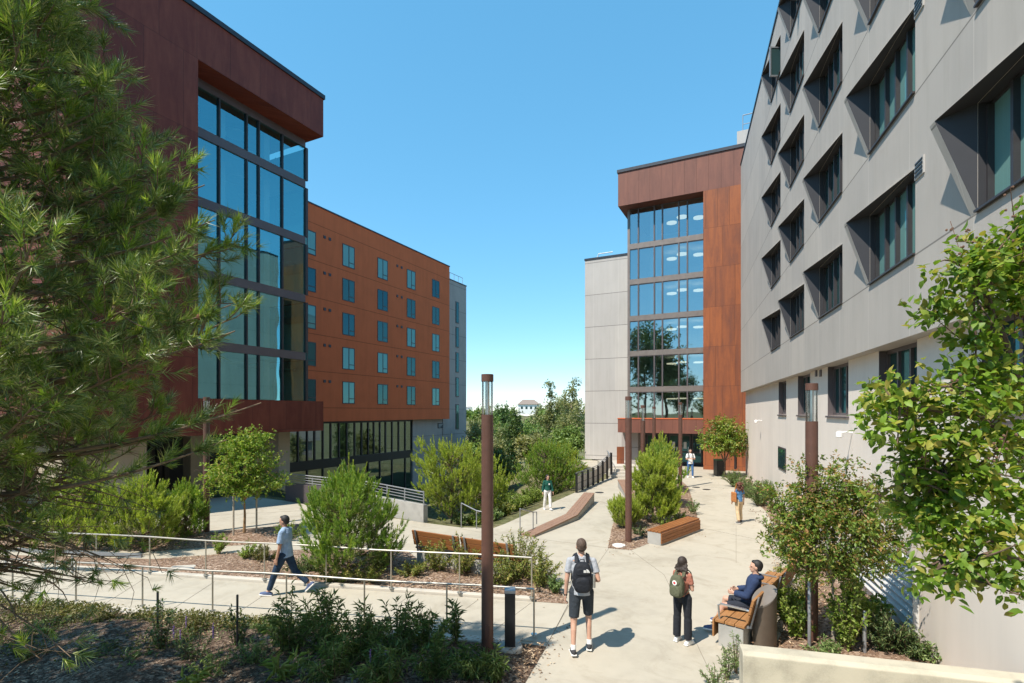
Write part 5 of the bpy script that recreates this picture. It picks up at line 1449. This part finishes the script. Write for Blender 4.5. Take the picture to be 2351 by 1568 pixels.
# ---- leafy trees
def leafy_tree(name, loc, trunk_paths, clumps, nleaf, L, W, mats, bark, label, group=None, seed=1, near=False, cat='tree', droop=.25, branch_n=26, shell=.55, seedheads=0, tr0=.045):
    """clumps: (cx,cy,cz,rx,ry,rz) in local coordinates"""
    r = np.random.default_rng(seed)
    e = empty(name, loc, 0, label, cat, group)
    paths = [np.array(t) for t in trunk_paths]; radii = [np.linspace(tr0, tr0*.4, len(t)) for t in paths]
    cl_ = np.array(clumps, float); vol = cl_[:,3]*cl_[:,4]*cl_[:,5]; pr = vol**.75/ (vol**.75).sum()
    tips = np.array([p[-1] for p in paths])
    tw = []
    for q in range(branch_n):
        c = cl_[r.choice(len(cl_), p=pr)]
        d = norm(r.normal(size=3)); en = c[:3]+d*c[3:]*r.uniform(.5,.95)
        st = tips[np.argmin(((tips-en)**2).sum(1))]; st = st+r.normal(size=3)*.03
        b = bez(st, st*.5+en*.5+np.array([0,0,.06])+r.normal(size=3)*.05, en, 6); paths.append(b); radii.append(np.linspace(tr0*.3, .004, 6)); tw.append(b)
    tubes('trunk', paths, radii, bark, e, 6)
    # twigs carry the leaves: clustered so that gaps stay open
    ncl = max(8, nleaf//14)
    ci = r.choice(len(cl_), ncl, p=pr)
    d = norm(r.normal(size=(ncl,3))); rad = r.uniform(shell,1.0,(ncl,1))**.8
    lob = 1+.22*np.sin(d[:,:1]*4.1+seed)*np.cos(d[:,2:]*5.3+seed*.7)
    cc = cl_[ci,:3]+d*rad*cl_[ci,3:]*lob
    td = norm(d+np.array([0,0,.1])+r.normal(size=(ncl,3))*.55)
    k = nleaf//ncl
    t = r.random((ncl,k,1)); spread = L*1.1
    C = cc[:,None]+td[:,None]*(t-.5)*L*4.2+r.normal(size=(ncl,k,3))*spread*.28
    D = norm(td[:,None]*.5+r.normal(size=(ncl,k,3))*.8+np.array([0,0,.05]))
    sel = r.random((ncl,)) < (.5 if len(mats) > 1 else 2)
    for i, mt in enumerate(mats):
        s = sel if i == 0 else ~sel
        if not s.any(): continue
        leaves('crown', C[s].reshape(-1,3), D[s].reshape(-1,3), L, W, mt, e, r, droop, .25, near)
    if seedheads:
        m = MB()
        for q in range(seedheads):
            c = cl_[r.choice(len(cl_), p=pr)]; dd = norm(r.normal(size=3)+np.array([0,0,.9])); b0 = c[:3]+dd*c[3:]*1.0
            for w in range(7):
                p_ = b0+dd*.03*w+r.normal(size=3)*.022; m.ell(tuple(p_), (.008,.008,.009), 5, 4)
            m.tube([Vector(b0-dd*.1), Vector(b0+dd*.2)], .0025, 4)
        m.build('seed_heads', M['seed'], e)['kind'] = 'stuff'
    return e
p = P(560,1233)
leafy_tree('round_tree', (p.x,p.y,0), [[(0,0,-.1),(.03,0,.7),(0,.02,1.25)],[(0,.02,1.2),(-.35,0,1.9),(-.5,.1,2.4)],[(0,.02,1.2),(.3,.1,1.9),(.5,0,2.4)],[(0,.02,1.2),(.05,-.1,2.1),(.1,0,2.9)]],
   [(0,0,2.2,1.12,1.05,.72),(-.1,0,2.85,.8,.8,.55),(.25,.1,3.05,.6,.6,.42),(-.55,-.1,1.75,.7,.6,.4),(.55,.1,1.7,.75,.6,.35),(.1,-.3,1.6,.75,.6,.4),(1.1,0,1.75,.38,.3,.2),(-.95,0,2.1,.4,.4,.3)],
   8800, .09, .05, [M['maple'], M['myrtle_near']], M['bark_tan'], 'small round bright green tree between two timber stakes', None, 5, tr0=.05, shell=.35, seedheads=14)
p = P(1656,1096)
leafy_tree('entrance_tree', (p.x+.2,p.y,0), [[(0,0,-.1),(0,0,1.0)],[(0,0,.9),(-.5,0,2.2),(-.9,0,2.7)],[(0,0,.9),(.5,0,2.2),(.9,0,2.9)],[(0,0,.9),(.05,0,2.6),(.05,0,3.3)]],
   [(0,0,2.5,1.3,1.2,.9),(-.8,0,2.2,.8,.8,.5),(.8,0,2.4,.8,.8,.65),(0,0,3.2,.8,.8,.55),(-.4,-.3,1.85,.8,.7,.4),(.5,-.2,1.8,.7,.7,.4)],
   5200, .16, .08, [M['maple'], M['myrtle']], M['bark'], 'small spreading green tree by the entrance against the cream wall', None, 6, droop=.35, shell=.3)
p = P(1912,1486)
leafy_tree('small_myrtle', (p.x,p.y,0), [[(0,0,-.1),(.04,.02,.6),(.0,.02,1.15)],[(0,.02,1.1),(-.3,0,1.7),(-.55,0,2.3)],[(0,.02,1.1),(.3,.1,1.7),(.55,.05,2.2)],[(0,.02,1.1),(.05,.05,1.9),(.05,.05,2.7)],[(0,.02,1.1),(-.2,-.2,1.6),(-.4,-.3,1.8)]],
   [(0,0,2.0,1.0,.9,.75),(-.55,0,2.25,.6,.6,.5),(.5,.1,2.3,.62,.6,.55),(-.05,.1,2.75,.6,.6,.5),(-.8,-.1,1.85,.45,.45,.32),(.75,0,1.75,.5,.5,.4),(-.3,-.2,1.45,.65,.55,.33),(.35,-.1,1.4,.6,.55,.32),(-.95,0,2.62,.32,.3,.16)],
   17500, .07, .036, [M['myrtle'], M['myrtle'],], M['bark_pale'], 'small reddish green myrtle tree in front of the cream wall behind the bench', 'myrtle trees by the cream wall', 8, shell=.35, seedheads=46, tr0=.035)
def near_myrtle():
    X0, Y0 = 4.15, 3.55
    r = np.random.default_rng(3)
    def c(x, y, Y, rx, ry): 
        q = Q(x, y, Y); k = Y/FD; return (q.x-X0, q.y-Y0, q.z, rx*k, .30, ry*k)
    cl_ = [c(2330,560,3.4,75,55),c(2230,620,3.3,85,60),c(2330,690,3.4,110,80),c(2180,700,3.35,55,45),c(2250,780,3.4,85,45),c(2330,640,3.6,90,90),
           c(2070,905,3.2,80,45),c(2170,930,3.3,110,55),c(2290,920,3.4,105,65),c(2010,965,3.1,45,28),c(2080,1010,3.3,75,50),c(2200,1010,3.3,105,60),c(2320,1020,3.4,95,80),
           c(2260,1110,3.2,85,55),c(2160,1110,3.4,70,55),c(2330,1140,3.2,70,60),c(2150,1180,3.3,60,60),c(2190,1265,3.2,70,38),c(2300,1240,3.1,75,60),c(2250,1310,3.1,85,32),c(2330,1330,3.0,40,42),c(2140,1330,3.2,35,28),c(2100,1080,3.4,60,55),c(2090,1160,3.6,55,60),c(2200,850,3.5,60,35),c(2300,850,3.4,60,40)]
    def t(*pp): return [tuple(np.array(Q(*q))-np.array([X0,Y0,0])) for q in pp]
    base = (0,0,-.1)
    tp = [[base,(.0,0,1.6),(.12,0,3.0)],
          [(.12,0,2.9)]+t((2380,1000,3.5),(2300,760,3.45),(2240,640,3.35)), [(.12,0,2.9)]+t((2390,1050,3.5),(2250,960,3.35),(2080,930,3.2)),
          [(.05,0,2.3)]+t((2390,1180,3.3),(2300,1130,3.2),(2170,1120,3.3)), [(.05,0,2.2)]+t((2390,1300,3.2),(2280,1270,3.1),(2150,1310,3.2))]
    return leafy_tree('near_myrtle', (X0,Y0,0), tp, cl_, 7600, .064, .036, [M['myrtle_near'], M['myrtle_near']], M['bark'], 'large-leaved myrtle branches reaching in from the right edge', 'myrtle trees by the cream wall', 12, True, branch_n=60, shell=.1, seedheads=34, tr0=.03)
near_myrtle()

# ---- shrubs
def shrub(loc, H, R, label, mat, seed, n=14, L=.06, W=.022, per=34, name='shrub', group='shrubs in the planting beds', up=.9, droop=.3, cat='shrub', stemmat='twig', curve=.3, low=.15, flowers=None):
    r = np.random.default_rng(seed); e = empty(name, loc, 0, label, cat, group)
    paths, radii, C, D = [], [], [], []
    for i in range(n):
        az = r.random()*6.283; rr = R*math.sqrt(r.random()); h = H*(1-.45*(rr/R)**2)*r.uniform(.75,1.08)
        st = np.array([math.cos(az)*rr*.18, math.sin(az)*rr*.18, 0]); en = np.array([math.cos(az)*rr, math.sin(az)*rr, h])
        mid = st+np.array([(en[0]-st[0])*curve, (en[1]-st[1])*curve, h*.62]); b = bez(st, mid, en, 7); paths.append(b); radii.append(np.linspace(.008,.003,7))
        t = r.uniform(low,1.0,per); q = t*6; i0 = np.minimum(q.astype(int),5); f = (q-i0)[:,None]
        pp = b[i0]*(1-f)+b[i0+1]*f; tg = norm(b[i0+1]-b[i0])
        C.append(pp+r.normal(size=(per,3))*.012); D.append(norm(tg*up*.7+r.normal(size=(per,3))*.75))
    tubes('stem', paths, radii, M[stemmat], e, 4)['kind'] = 'stuff'
    o = leaves('foliage', np.concatenate(C), np.concatenate(D), L, W, M[mat], e, r, droop)
    if flowers:
        m = MB()
        for b in paths[:flowers[1]]:
            for k in range(12): m.ell(tuple(b[-1]+np.array([0,0,.016*k])+r.normal(size=3)*.004), (.012,.012,.01), 5, 4)
        m.build('flower_spike', M[flowers[0]], e)['kind'] = 'stuff'
    return e
# bed between the ramp and the benches
sh = [(880,1302,.85,.6,'shrub',20,'yellow green nandina left of the bench concrete'),(1000,1316,.85,.55,'shrub',16,'thin nandina in front of the left bench concrete'),(1060,1322,.95,.55,'shrub',18,'nandina in front of the bench between two rail posts'),
      (1192,1336,1.15,.72,'shrub',30,'bushy nandina right of the tall lamp by the bench end'),(1235,1350,.8,.55,'shrub',20,'arching nandina at the planter tip near the rail end'),(1150,1350,.75,.55,'shrub',18,'low nandina behind the tall lamp post'),
      (945,1330,.45,.4,'shrub',10,'low thin shrub under the left bench'),(1275,1362,.35,.22,'rosemary',8,'small sprig at the very tip of the planter'),(700,1322,.45,.5,'darkshrub',14,'dark low shrub at the foot of the bright young pine'),
      (610,1292,.45,.42,'cover',12,'yellow low shrub beside the walking man'),(570,1286,.5,.35,'vine',9,'small sapling with broad leaves under the rail by the round tree'),(500,1272,.55,.3,'vine',8,'thin sapling left of the round tree trunk'),
      (668,1240,.6,.5,'vine',13,'leafy shrub just behind the walking man'),(770,1340,.5,.5,'shrub',12,'shrub in front of the bright young pine near the rail'),(850,1340,.4,.4,'shrub',10,'small shrub right of the bright young pine base'),(430,1232,.25,.3,'cover',8,'tiny ground shrub by the undercroft lamp base')]
for i, (x, y, H, R, mt, n, lab) in enumerate(sh): shrub(gp(x,y), H*1.05, R*1.12, lab, mt, 40+i, int(n*1.7), .072, .027, 46)
# side slope beyond the steps
sl = [(1205,1165,.9,.65,'vine','pale leafy shrub left of the girl in the green sweater'),(1228,1150,1.0,.7,'vine','taller pale shrub behind the girl in the green sweater'),(1180,1178,.6,.5,'shrub','low shrub on the slope right of the tall lamp'),(1150,1192,.55,.5,'rosemary','gray green shrub beside the side path'),
      (1245,1135,.8,.6,'vine','pale shrub at the foot of the wide young pine'),(1145,1165,.7,.6,'shrub','yellowish shrub lower on the slope'),(1110,1192,.6,.45,'vine','shrub behind the step handrail'),(1290,1122,.6,.6,'darkshrub','dark shrub at the foot of the guard railing'),(1075,1196,.5,.4,'darkshrub','dark leafy shrub at the base of the round young pine'),(1160,1140,.9,.8,'rosemary','gray shrub far down the slope')]
for i, (x, y, H, R, mt, lab) in enumerate(sl):
    p = P(x,y); zz = float(ground_z(p.x-.35, p.y+.5)); shrub((p.x-.35, p.y+.5, zz), H, R, lab, mt, 70+i, 34, .09, .045, 46)
# island and right bed
ri = [(1470,1235,.4,.35,'darkshrub',10,'small dark shrub beside the island lamp post'),(1560,1205,.55,.42,'vine',16,'pale leafy shrub behind the block bench'),(1590,1180,.6,.4,'rosemary',12,'gray shrub at the right edge of the island'),(1528,1215,.5,.35,'vine',10,'broad-leaved shrub between the island pines and the bench')]
for i, (x, y, H, R, mt, n, lab) in enumerate(ri): shrub(gp(x,y), H, R, lab, mt, 90+i, n, .07, .032, 34)
rr_ = [(1688,1118,.95,.75,'gray green rosemary bush nearest the entrance tree'),(1716,1142,1.0,.7,'gray green rosemary bush in the middle of the wall bed'),(1745,1162,1.05,.75,'gray green rosemary bush nearest the cream wall'),(1760,1150,1.0,.6,'rosemary bush hugging the cream wall')]
for i, (x, y, H, R, lab) in enumerate(rr_): shrub(gp(x,y), H, R, lab, 'rosemary', 100+i, 90, .06, .018, 56, name='rosemary_bush', up=1.3, group='rosemary along the cream wall')
vi = [(1808,1440,.85,.33,'vine',16,'vine shrub right of the litter bin'),(1830,1470,.7,.3,'vine',12,'low vine shrub by the galvanised stake'),(1945,1500,1.35,.34,'vine',22,'tall pale vine right of the galvanised stake'),(1965,1470,1.2,.3,'vine',16,'tall vine behind the small myrtle trunk'),
      (2035,1500,.75,.5,'darkshrub',26,'dark broad shrub below the louvres'),(2085,1512,.5,.4,'darkshrub',18,'low dark shrub at the corner of the louvred wall'),(1885,1505,.35,.3,'rosemary',9,'low herb between the stakes'),(1800,1345,.5,.4,'shrub',12,'shrub behind the far bench end'),(1840,1390,.55,.4,'shrub',14,'shrub left of the small myrtle'),
      (2010,1440,.6,.4,'vine',14,'pale shrub against the louvres'),(2120,1520,.3,.3,'rosemary',9,'grassy tuft at the wall base right of the louvres'),(1790,1240,.5,.4,'darkshrub',14,'dark low shrub under the myrtle by the path edge'),(1830,1300,.5,.45,'darkshrub',14,'dark shrub behind the second bench')]
for i, (x, y, H, R, mt, n, lab) in enumerate(vi): shrub(gp(x,y), H, R, lab, mt, 120+i, int(n*1.6), .075 if mt == 'vine' else .07, .05 if mt == 'vine' else .026, 34)
shrub(gp(1668,1560), .55, .16, 'upright rosemary sprig in front of the planter wall end', 'rosemary', 140, 9, .05, .014, 40, up=1.2)
shrub(gp(1640,1580), .32, .22, 'low rosemary tuft at the bottom edge beside the planter wall', 'rosemary', 141, 12, .05, .014, 30, up=1.2)
shrub(gp(1690,1545), .62, .14, 'tall rosemary stems against the planter wall end', 'rosemary', 142, 7, .05, .014, 36, up=1.2)
# shaded foreground bed
lo = [(110,1462,.4,.4,'rosemary',12,'low herb clump by the ramp edge under the large pine'),(215,1515,.34,.36,'darkshrub',12,'dark low clump left of the first black stake'),(50,1530,.3,.4,'cover',12,'yellowish low clump in the lower left corner'),(300,1540,.3,.34,'rosemary',12,'low gray green clump at the bottom left of the saplings'),
      (480,1560,.38,.36,'feather',12,'small feathery tuft between the two saplings at the bottom'),(575,1540,.5,.36,'feather',14,'feathery tuft left of the feathery row'),(620,1470,.42,.34,'rosemary',12,'small shrub by the ramp edge behind the second black stake'),(250,1436,.34,.36,'cover',12,'yellow green clump at the ramp edge left of the first stake'),(445,1462,.36,.34,'cover',12,'yellow green clump at the ramp edge between the stakes')]
for i, (x, y, H, R, mt, n, lab) in enumerate(lo): shrub(gp(x,y), H, R, lab, mt, 180+i, n, .07, .016, 34, name='low_clump', group='low clumps of the foreground bed')
fg = [(665,1512,1.0,.5,'feather',24,'tall feathery bush at the left of the feathery row'),(745,1520,1.05,.55,'feather',26,'tallest feathery bush beside the ramp, left of the slender stems'),(830,1535,.95,.5,'feather',24,'feathery bush in the middle of the foreground bed'),(915,1520,.95,.5,'feather',22,'feathery bush left of the tall lamp'),
      (985,1510,.85,.4,'feather',16,'thin feathery bush near the ramp edge'),(1048,1490,1.05,.16,'rosemary',6,'slender stems in front of the rail left of the tall lamp'),(770,1585,.7,.55,'feather',22,'feathery bush cut by the bottom edge'),
      (1000,1572,.6,.45,'rosemary',20,'gray green bush at the bottom edge left of the tall lamp'),(1075,1565,.55,.35,'rosemary',18,'gray green bush at the foot of the tall lamp'),(1128,1575,.5,.28,'rosemary',14,'bright small bush between the tall lamp and the bollard'),(890,1590,.6,.5,'feather',18,'low feathery bush at the bottom below the rail')]
for i, (x, y, H, R, mt, n, lab) in enumerate(fg): shrub(gp(x,y), H*1.1, R, lab, mt, 150+i, int(n*.85), .115, .0085, 54, name='feathery_bush', group='feathery bushes of the foreground bed', up=1.15, droop=.5, curve=.15, low=.2)
shrub(gp(370,1505), .95, .28, 'dark leafy sapling with round leaves at left in the shaded bed', 'darkshrub', 170, 12, .055, .035, 30, name='sapling')
shrub(gp(545,1500), .85, .25, 'dark leafy sapling left of the feathery bushes', 'darkshrub', 171, 10, .055, .035, 28, name='sapling')
shrub(gp(445,1530), .7, .32, 'sage with purple flower spikes in the shaded bed', 'darkshrub', 172, 14, .07, .02, 26, name='purple_sage', flowers=('purple',5))
shrub(gp(862,1585), .62, .2, 'thin sage with a purple spike at the bottom edge', 'rosemary', 173, 8, .07, .02, 22, name='purple_sage', flowers=('purple',2))
def strap_plant(loc, n, L, label, seed):
    r = np.random.default_rng(seed); e = empty('strap_plant', loc, 0, label, 'plant', 'pale strap-leaved plants')
    C = np.repeat(np.array([[0,0,.0]]), n, 0)+r.normal(size=(n,3))*.03
    st = []
    for k in range(5):
        a = r.random()*6.28; st.append(bez((0,0,0),(.04*math.cos(a),.04*math.sin(a),.2),(.16*math.cos(a),.16*math.sin(a),.42),5))
    tubes('stem', st, [np.linspace(.008,.004,5)]*5, M['lily'], e, 5)
    C = np.concatenate([s[r.integers(1,5,n//5)] for s in st]); D = norm(r.normal(size=(len(C),3))+np.array([0,0,.35]))
    leaves('foliage', C, D, L, .018, M['lily'], e, r, .55)
strap_plant(gp(655,1580), 70, .22, 'pale strap-leaved plant at the bottom edge right of the saplings', 1)
strap_plant(gp(432,1618), 60, .2, 'pale strap-leaved plant cut by the bottom edge at left', 2)
# ground cover strip along the ramp
def cover(poly, n, L, W, mat, label, seed, h=.12):
    r = np.random.default_rng(seed); p = np.array(poly); lo, hi = p.min(0), p.max(0)
    X = r.uniform(lo[0],hi[0],n*3); Y = r.uniform(lo[1],hi[1],n*3); ins = sdist(X, Y, poly) == 0
    f = np.sin(X*2.3+seed)*np.cos(Y*3.1)+np.sin(X*5.1)*.5; ins &= (f+r.normal(size=len(X))*.6) > -.3
    C = np.stack([X,Y,np.zeros_like(X)+.05],-1)[ins][:n]; C[:,2] += r.random(len(C))*h
    D = norm(r.normal(size=(len(C),3))+np.array([0,0,.7]))
    o = leaves('ground_cover', C, D, L, W, M[mat], None, r, .3); tag(o, label, 'ground cover', kind='stuff')
A_ = lambda *q: [xy(P(*v)) for v in q]
cover(A_((0,1384),(330,1410),(620,1432),(900,1452),(900,1462),(600,1462),(300,1452),(0,1445))+[(-9.5,9.3),(-11,10.7)], 14000, .05, .03, 'cover', 'yellow green ground cover along the shaded edge of the ramp', 3)
cover(A_((0,1448),(330,1456),(420,1500),(300,1545),(0,1530)), 2600, .055, .028, 'cover', 'sparse ground cover patches deeper in the shaded bed', 9, .1)
cover(A_((300,1455),(900,1470),(1000,1500),(700,1560),(300,1500)), 2200, .05, .02, 'darkshrub', 'dark sparse ground cover in the shaded bed', 5, .1)
cover(A_((0,1215),(420,1215),(430,1262),(100,1262),(0,1255)), 5200, .07, .04, 'shrub', 'leafy ground cover under the young pines behind the ramp', 6, .25)
# wood chips lying loose on the beds
def chips(poly, n, seed):
    r = np.random.default_rng(seed); p = np.array(poly); lo, hi = p.min(0), p.max(0)
    X = r.uniform(lo[0],hi[0],n*3); Y = r.uniform(lo[1],hi[1],n*3); ins = sdist(X, Y, poly) == 0
    C = np.stack([X,Y,np.zeros_like(X)+.03],-1)[ins][:n]; k = len(C); C[:,2] += r.random(k)*.1
    a = r.random(k)*6.28; D = np.stack([np.cos(a),np.sin(a),r.normal(size=k)*.25],-1)
    o = leaves('wood_chips', C, D, .07, .02, M['chips'], None, r, .05, .1); tag(o, 'loose brown wood chips on the planting beds', 'mulch', kind='stuff')
M['chips'] = m_leaf('wood_chips', (.14,.085,.06), (.34,.23,.16), (.58,.46,.36), .0, .05, .9)
chips(A_((0,1395),(1195,1482),(1255,1487),(1206,1568),(700,1568))+[(-2.5,6.5),(-7,6.5),(-10,10)], 9000, 1)
chips(A_((350,1290),(746,1342),(1300,1385),(1240,1320),(970,1300),(640,1270)), 5000, 2)
chips(A_((1396,1257),(1449,1262),(1487,1248),(1600,1213),(1590,1170),(1418,1170)), 2500, 3)
chips(A_((1790,1260),(1840,1300),(2100,1500),(1700,1490)), 3000, 4)

def litter(poly, n, seed):
    r = np.random.default_rng(seed); p = np.array(poly); lo, hi = p.min(0), p.max(0)
    X = r.uniform(lo[0],hi[0],n*4); Y = r.uniform(lo[1],hi[1],n*4); ins = sdist(X, Y, poly) == 0
    C = np.stack([X,Y,np.zeros_like(X)+.012],-1)[ins][:n]; a = r.random(len(C))*6.28
    o = leaves('fallen_leaves', C, np.stack([np.cos(a),np.sin(a),r.normal(size=len(C))*.1],-1), .05, .028, M['chips'], None, r, .05, .2)
    tag(o, 'dry fallen leaves scattered along the edges of the paving', 'leaf litter', kind='stuff')
litter(A_((1210,1560),(1310,1390),(1345,1390),(1260,1560)), 60, 1)
litter(A_((1390,1262),(1610,1222),(1625,1235),(1400,1285)), 50, 2)
litter(A_((1640,1100),(1780,1225),(1760,1235),(1620,1105)), 60, 3)
litter(A_((300,1300),(1290,1392),(1280,1402),(290,1312)), 70, 4)
# ------------------------------------------------------------------ trees of the valley and the ridge
def far_tree(px, pyt, wpx, Y, mat, label, seed, kind='round', nleaf=2600, name='valley_tree', group='trees of the valley', L=None, bark='bark'):
    q = Q(px, pyt, Y); gz_ = float(ground_z(q.x, q.y)); H = max(3.0, q.z-gz_); R = wpx*Y/FD/2
    r = np.random.default_rng(seed)
    L = L or max(.22, .0042*Y)
    if kind == 'round':
        cl_ = [(0,0,H*.62,R*.8,R*.8,H*.26)]+[(r.uniform(-.6,.6)*R, r.uniform(-.6,.6)*R, H*r.uniform(.38,.84), R*r.uniform(.35,.55), R*r.uniform(.35,.55), H*r.uniform(.1,.17)) for _ in range(9)]
    elif kind == 'tall':
        cl_ = [(r.uniform(-.35,.35)*R, r.uniform(-.3,.3)*R, H*(.2+.78*k/12), R*r.uniform(.5,.85)*(1-.5*(k/12)**2), R*.7*(1-.5*(k/12)**2), H*.09) for k in range(13)]
    else:   # open eucalyptus
        cl_ = [(r.uniform(-.75,.75)*R, r.uniform(-.5,.5)*R, H*r.uniform(.45,.95), R*r.uniform(.22,.4), R*.35, H*r.uniform(.05,.09)) for k in range(13)]+[(0,0,H*.95,R*.35,R*.35,H*.05)]
    tp = [[(0,0,-.3),(r.normal()*.1*R,0,H*.3),(r.normal()*.2*R,0,H*.55)]]
    tp += [[tp[0][-1], tuple(np.array(c[:3])*.9)] for c in cl_[:6]]
    tp = [[np.array(t[0]), (np.array(t[0])+np.array(t[1]))/2+r.normal(size=3)*.06*R, np.array(t[1])] if len(t) == 2 else t for t in tp]
    return leafy_tree(name, (q.x, q.y, gz_), tp, cl_, nleaf, L, L*.55, [M[mat]], M[bark], label, group, seed, branch_n=8, shell=.2, tr0=max(.08, H*.016))
T = [(1182,948,72,52,'tree_dark','dark tall cypress-like tree in the middle of the valley','tall',4200),
 (1262,872,52,78,'tree_olive','tall thin eucalyptus with pale leaning trunk rising above the ridge','euc',2600),
 (1318,868,78,82,'tree_pale','open olive eucalyptus beside the gray wing','euc',3200),
 (1300,925,110,68,'tree_olive','broad olive tree in front of the open eucalyptus','round',4200),
 (1312,985,95,44,'tree_green','bright green tree touching the gray wing wall','round',4200),
 (1100,965,80,62,'tree_pale','pale green tree beside the end block','round',3600),
 (1085,1010,62,40,'tree_green','green tree low beside the pale end block','round',3000),
 (1232,985,84,56,'tree_olive','olive green tree left of the bright one','round',3600),
 (1130,1005,60,46,'tree_olive','gray green tree behind the tall lamp glass','round',2600),
 (1215,1045,70,40,'tree_pale','small pale tree above the wide young pine','round',2400),
 (1255,955,70,90,'tree_green','tree below the white hillside house','round',2600),
 (1150,1060,60,36,'tree_dark','dark low tree down the slope','round',2200),
 (1290,1035,90,36,'tree_green','green low tree left of the guard railing','round',2800)]
for i, (px, py, w, Y, mt, lab, kd, nl) in enumerate(T): far_tree(px, py, w, Y, mt, lab, 200+i, kd, nl, bark='bark_pale' if kd == 'euc' else 'bark')
RT = [(1080,942,26,230,'tree_green','far round tree at the ridge end beside the pale block'),(1100,936,34,200,'tree_green','far tree left of the tall lamp glass'),(1122,938,40,190,'tree_olive','far tree seen through the lamp glass'),(1150,922,44,170,'tree_dark','far dark tree right of the lamp glass'),
 (1172,926,40,180,'tree_green','far green tree left of the hillside house'),(1140,940,44,140,'tree_green','nearer ridge tree below the far dark one'),(1200,948,50,130,'tree_green','ridge tree in front of the hillside house'),(1222,950,46,150,'tree_olive','olive ridge tree under the hillside house roof'),(1240,934,30,210,'tree_olive','far tree just right of the hillside house'),(1268,925,50,190,'tree_green','far tree behind the tall eucalyptus'),
 (1095,950,50,120,'tree_olive','olive tree on the near flank of the ridge'),(1165,950,50,110,'tree_olive','olive tree on the valley flank'),(1330,925,50,160,'tree_dark','far dark tree at the corner of the gray wing'),(1298,915,50,200,'tree_olive','far olive tree between the eucalyptuses')]
for i, (px, py, w, Y, mt, lab) in enumerate(RT): far_tree(px, py, w*1.2, Y, mt, lab, 240+i, 'round', 1500, 'ridge_tree', 'trees on the far ridge')
# tall trees to the left of the viewpoint: mirrored in the glass building, and shading the foreground bed
for i, (x, y, h, R, z0, lab) in enumerate(((-20,-5,19,4.6,.3,'tall dark tree mirrored in the middle of the glass building'),(-28,-9,24,6,.3,'tallest dark tree mirrored at the right of the glass building'),(-35,-2,19,5.5,.3,'broad dark tree mirrored at the left of the glass building'),(-26,3,15,4,.3,'dark tree mirrored low in the glass building'),(-10.4,4.0,10.5,2.7,.42,'shady tree left of the large pine that darkens the foreground bed'))):
    r = np.random.default_rng(300+i)
    cl_ = [(0,0,h*.65,R*.8,R*.8,h*.28)]+[(r.uniform(-.6,.6)*R, r.uniform(-.6,.6)*R, h*r.uniform(z0+.05,.9), R*.5, R*.5, h*.12) for _ in range(8)]
    leafy_tree('terrace_tree', (x,y,-.1), [[(0,0,0),(0,0,h*.3),(0.2,0,h*.6)]], cl_, 6000 if i < 4 else 9000, .5 if i < 4 else .2, .3 if i < 4 else .12, [M['tree_dark']], M['bark'], lab, 'tall trees beside the viewpoint', 300+i, branch_n=8, shell=.1, tr0=.2)
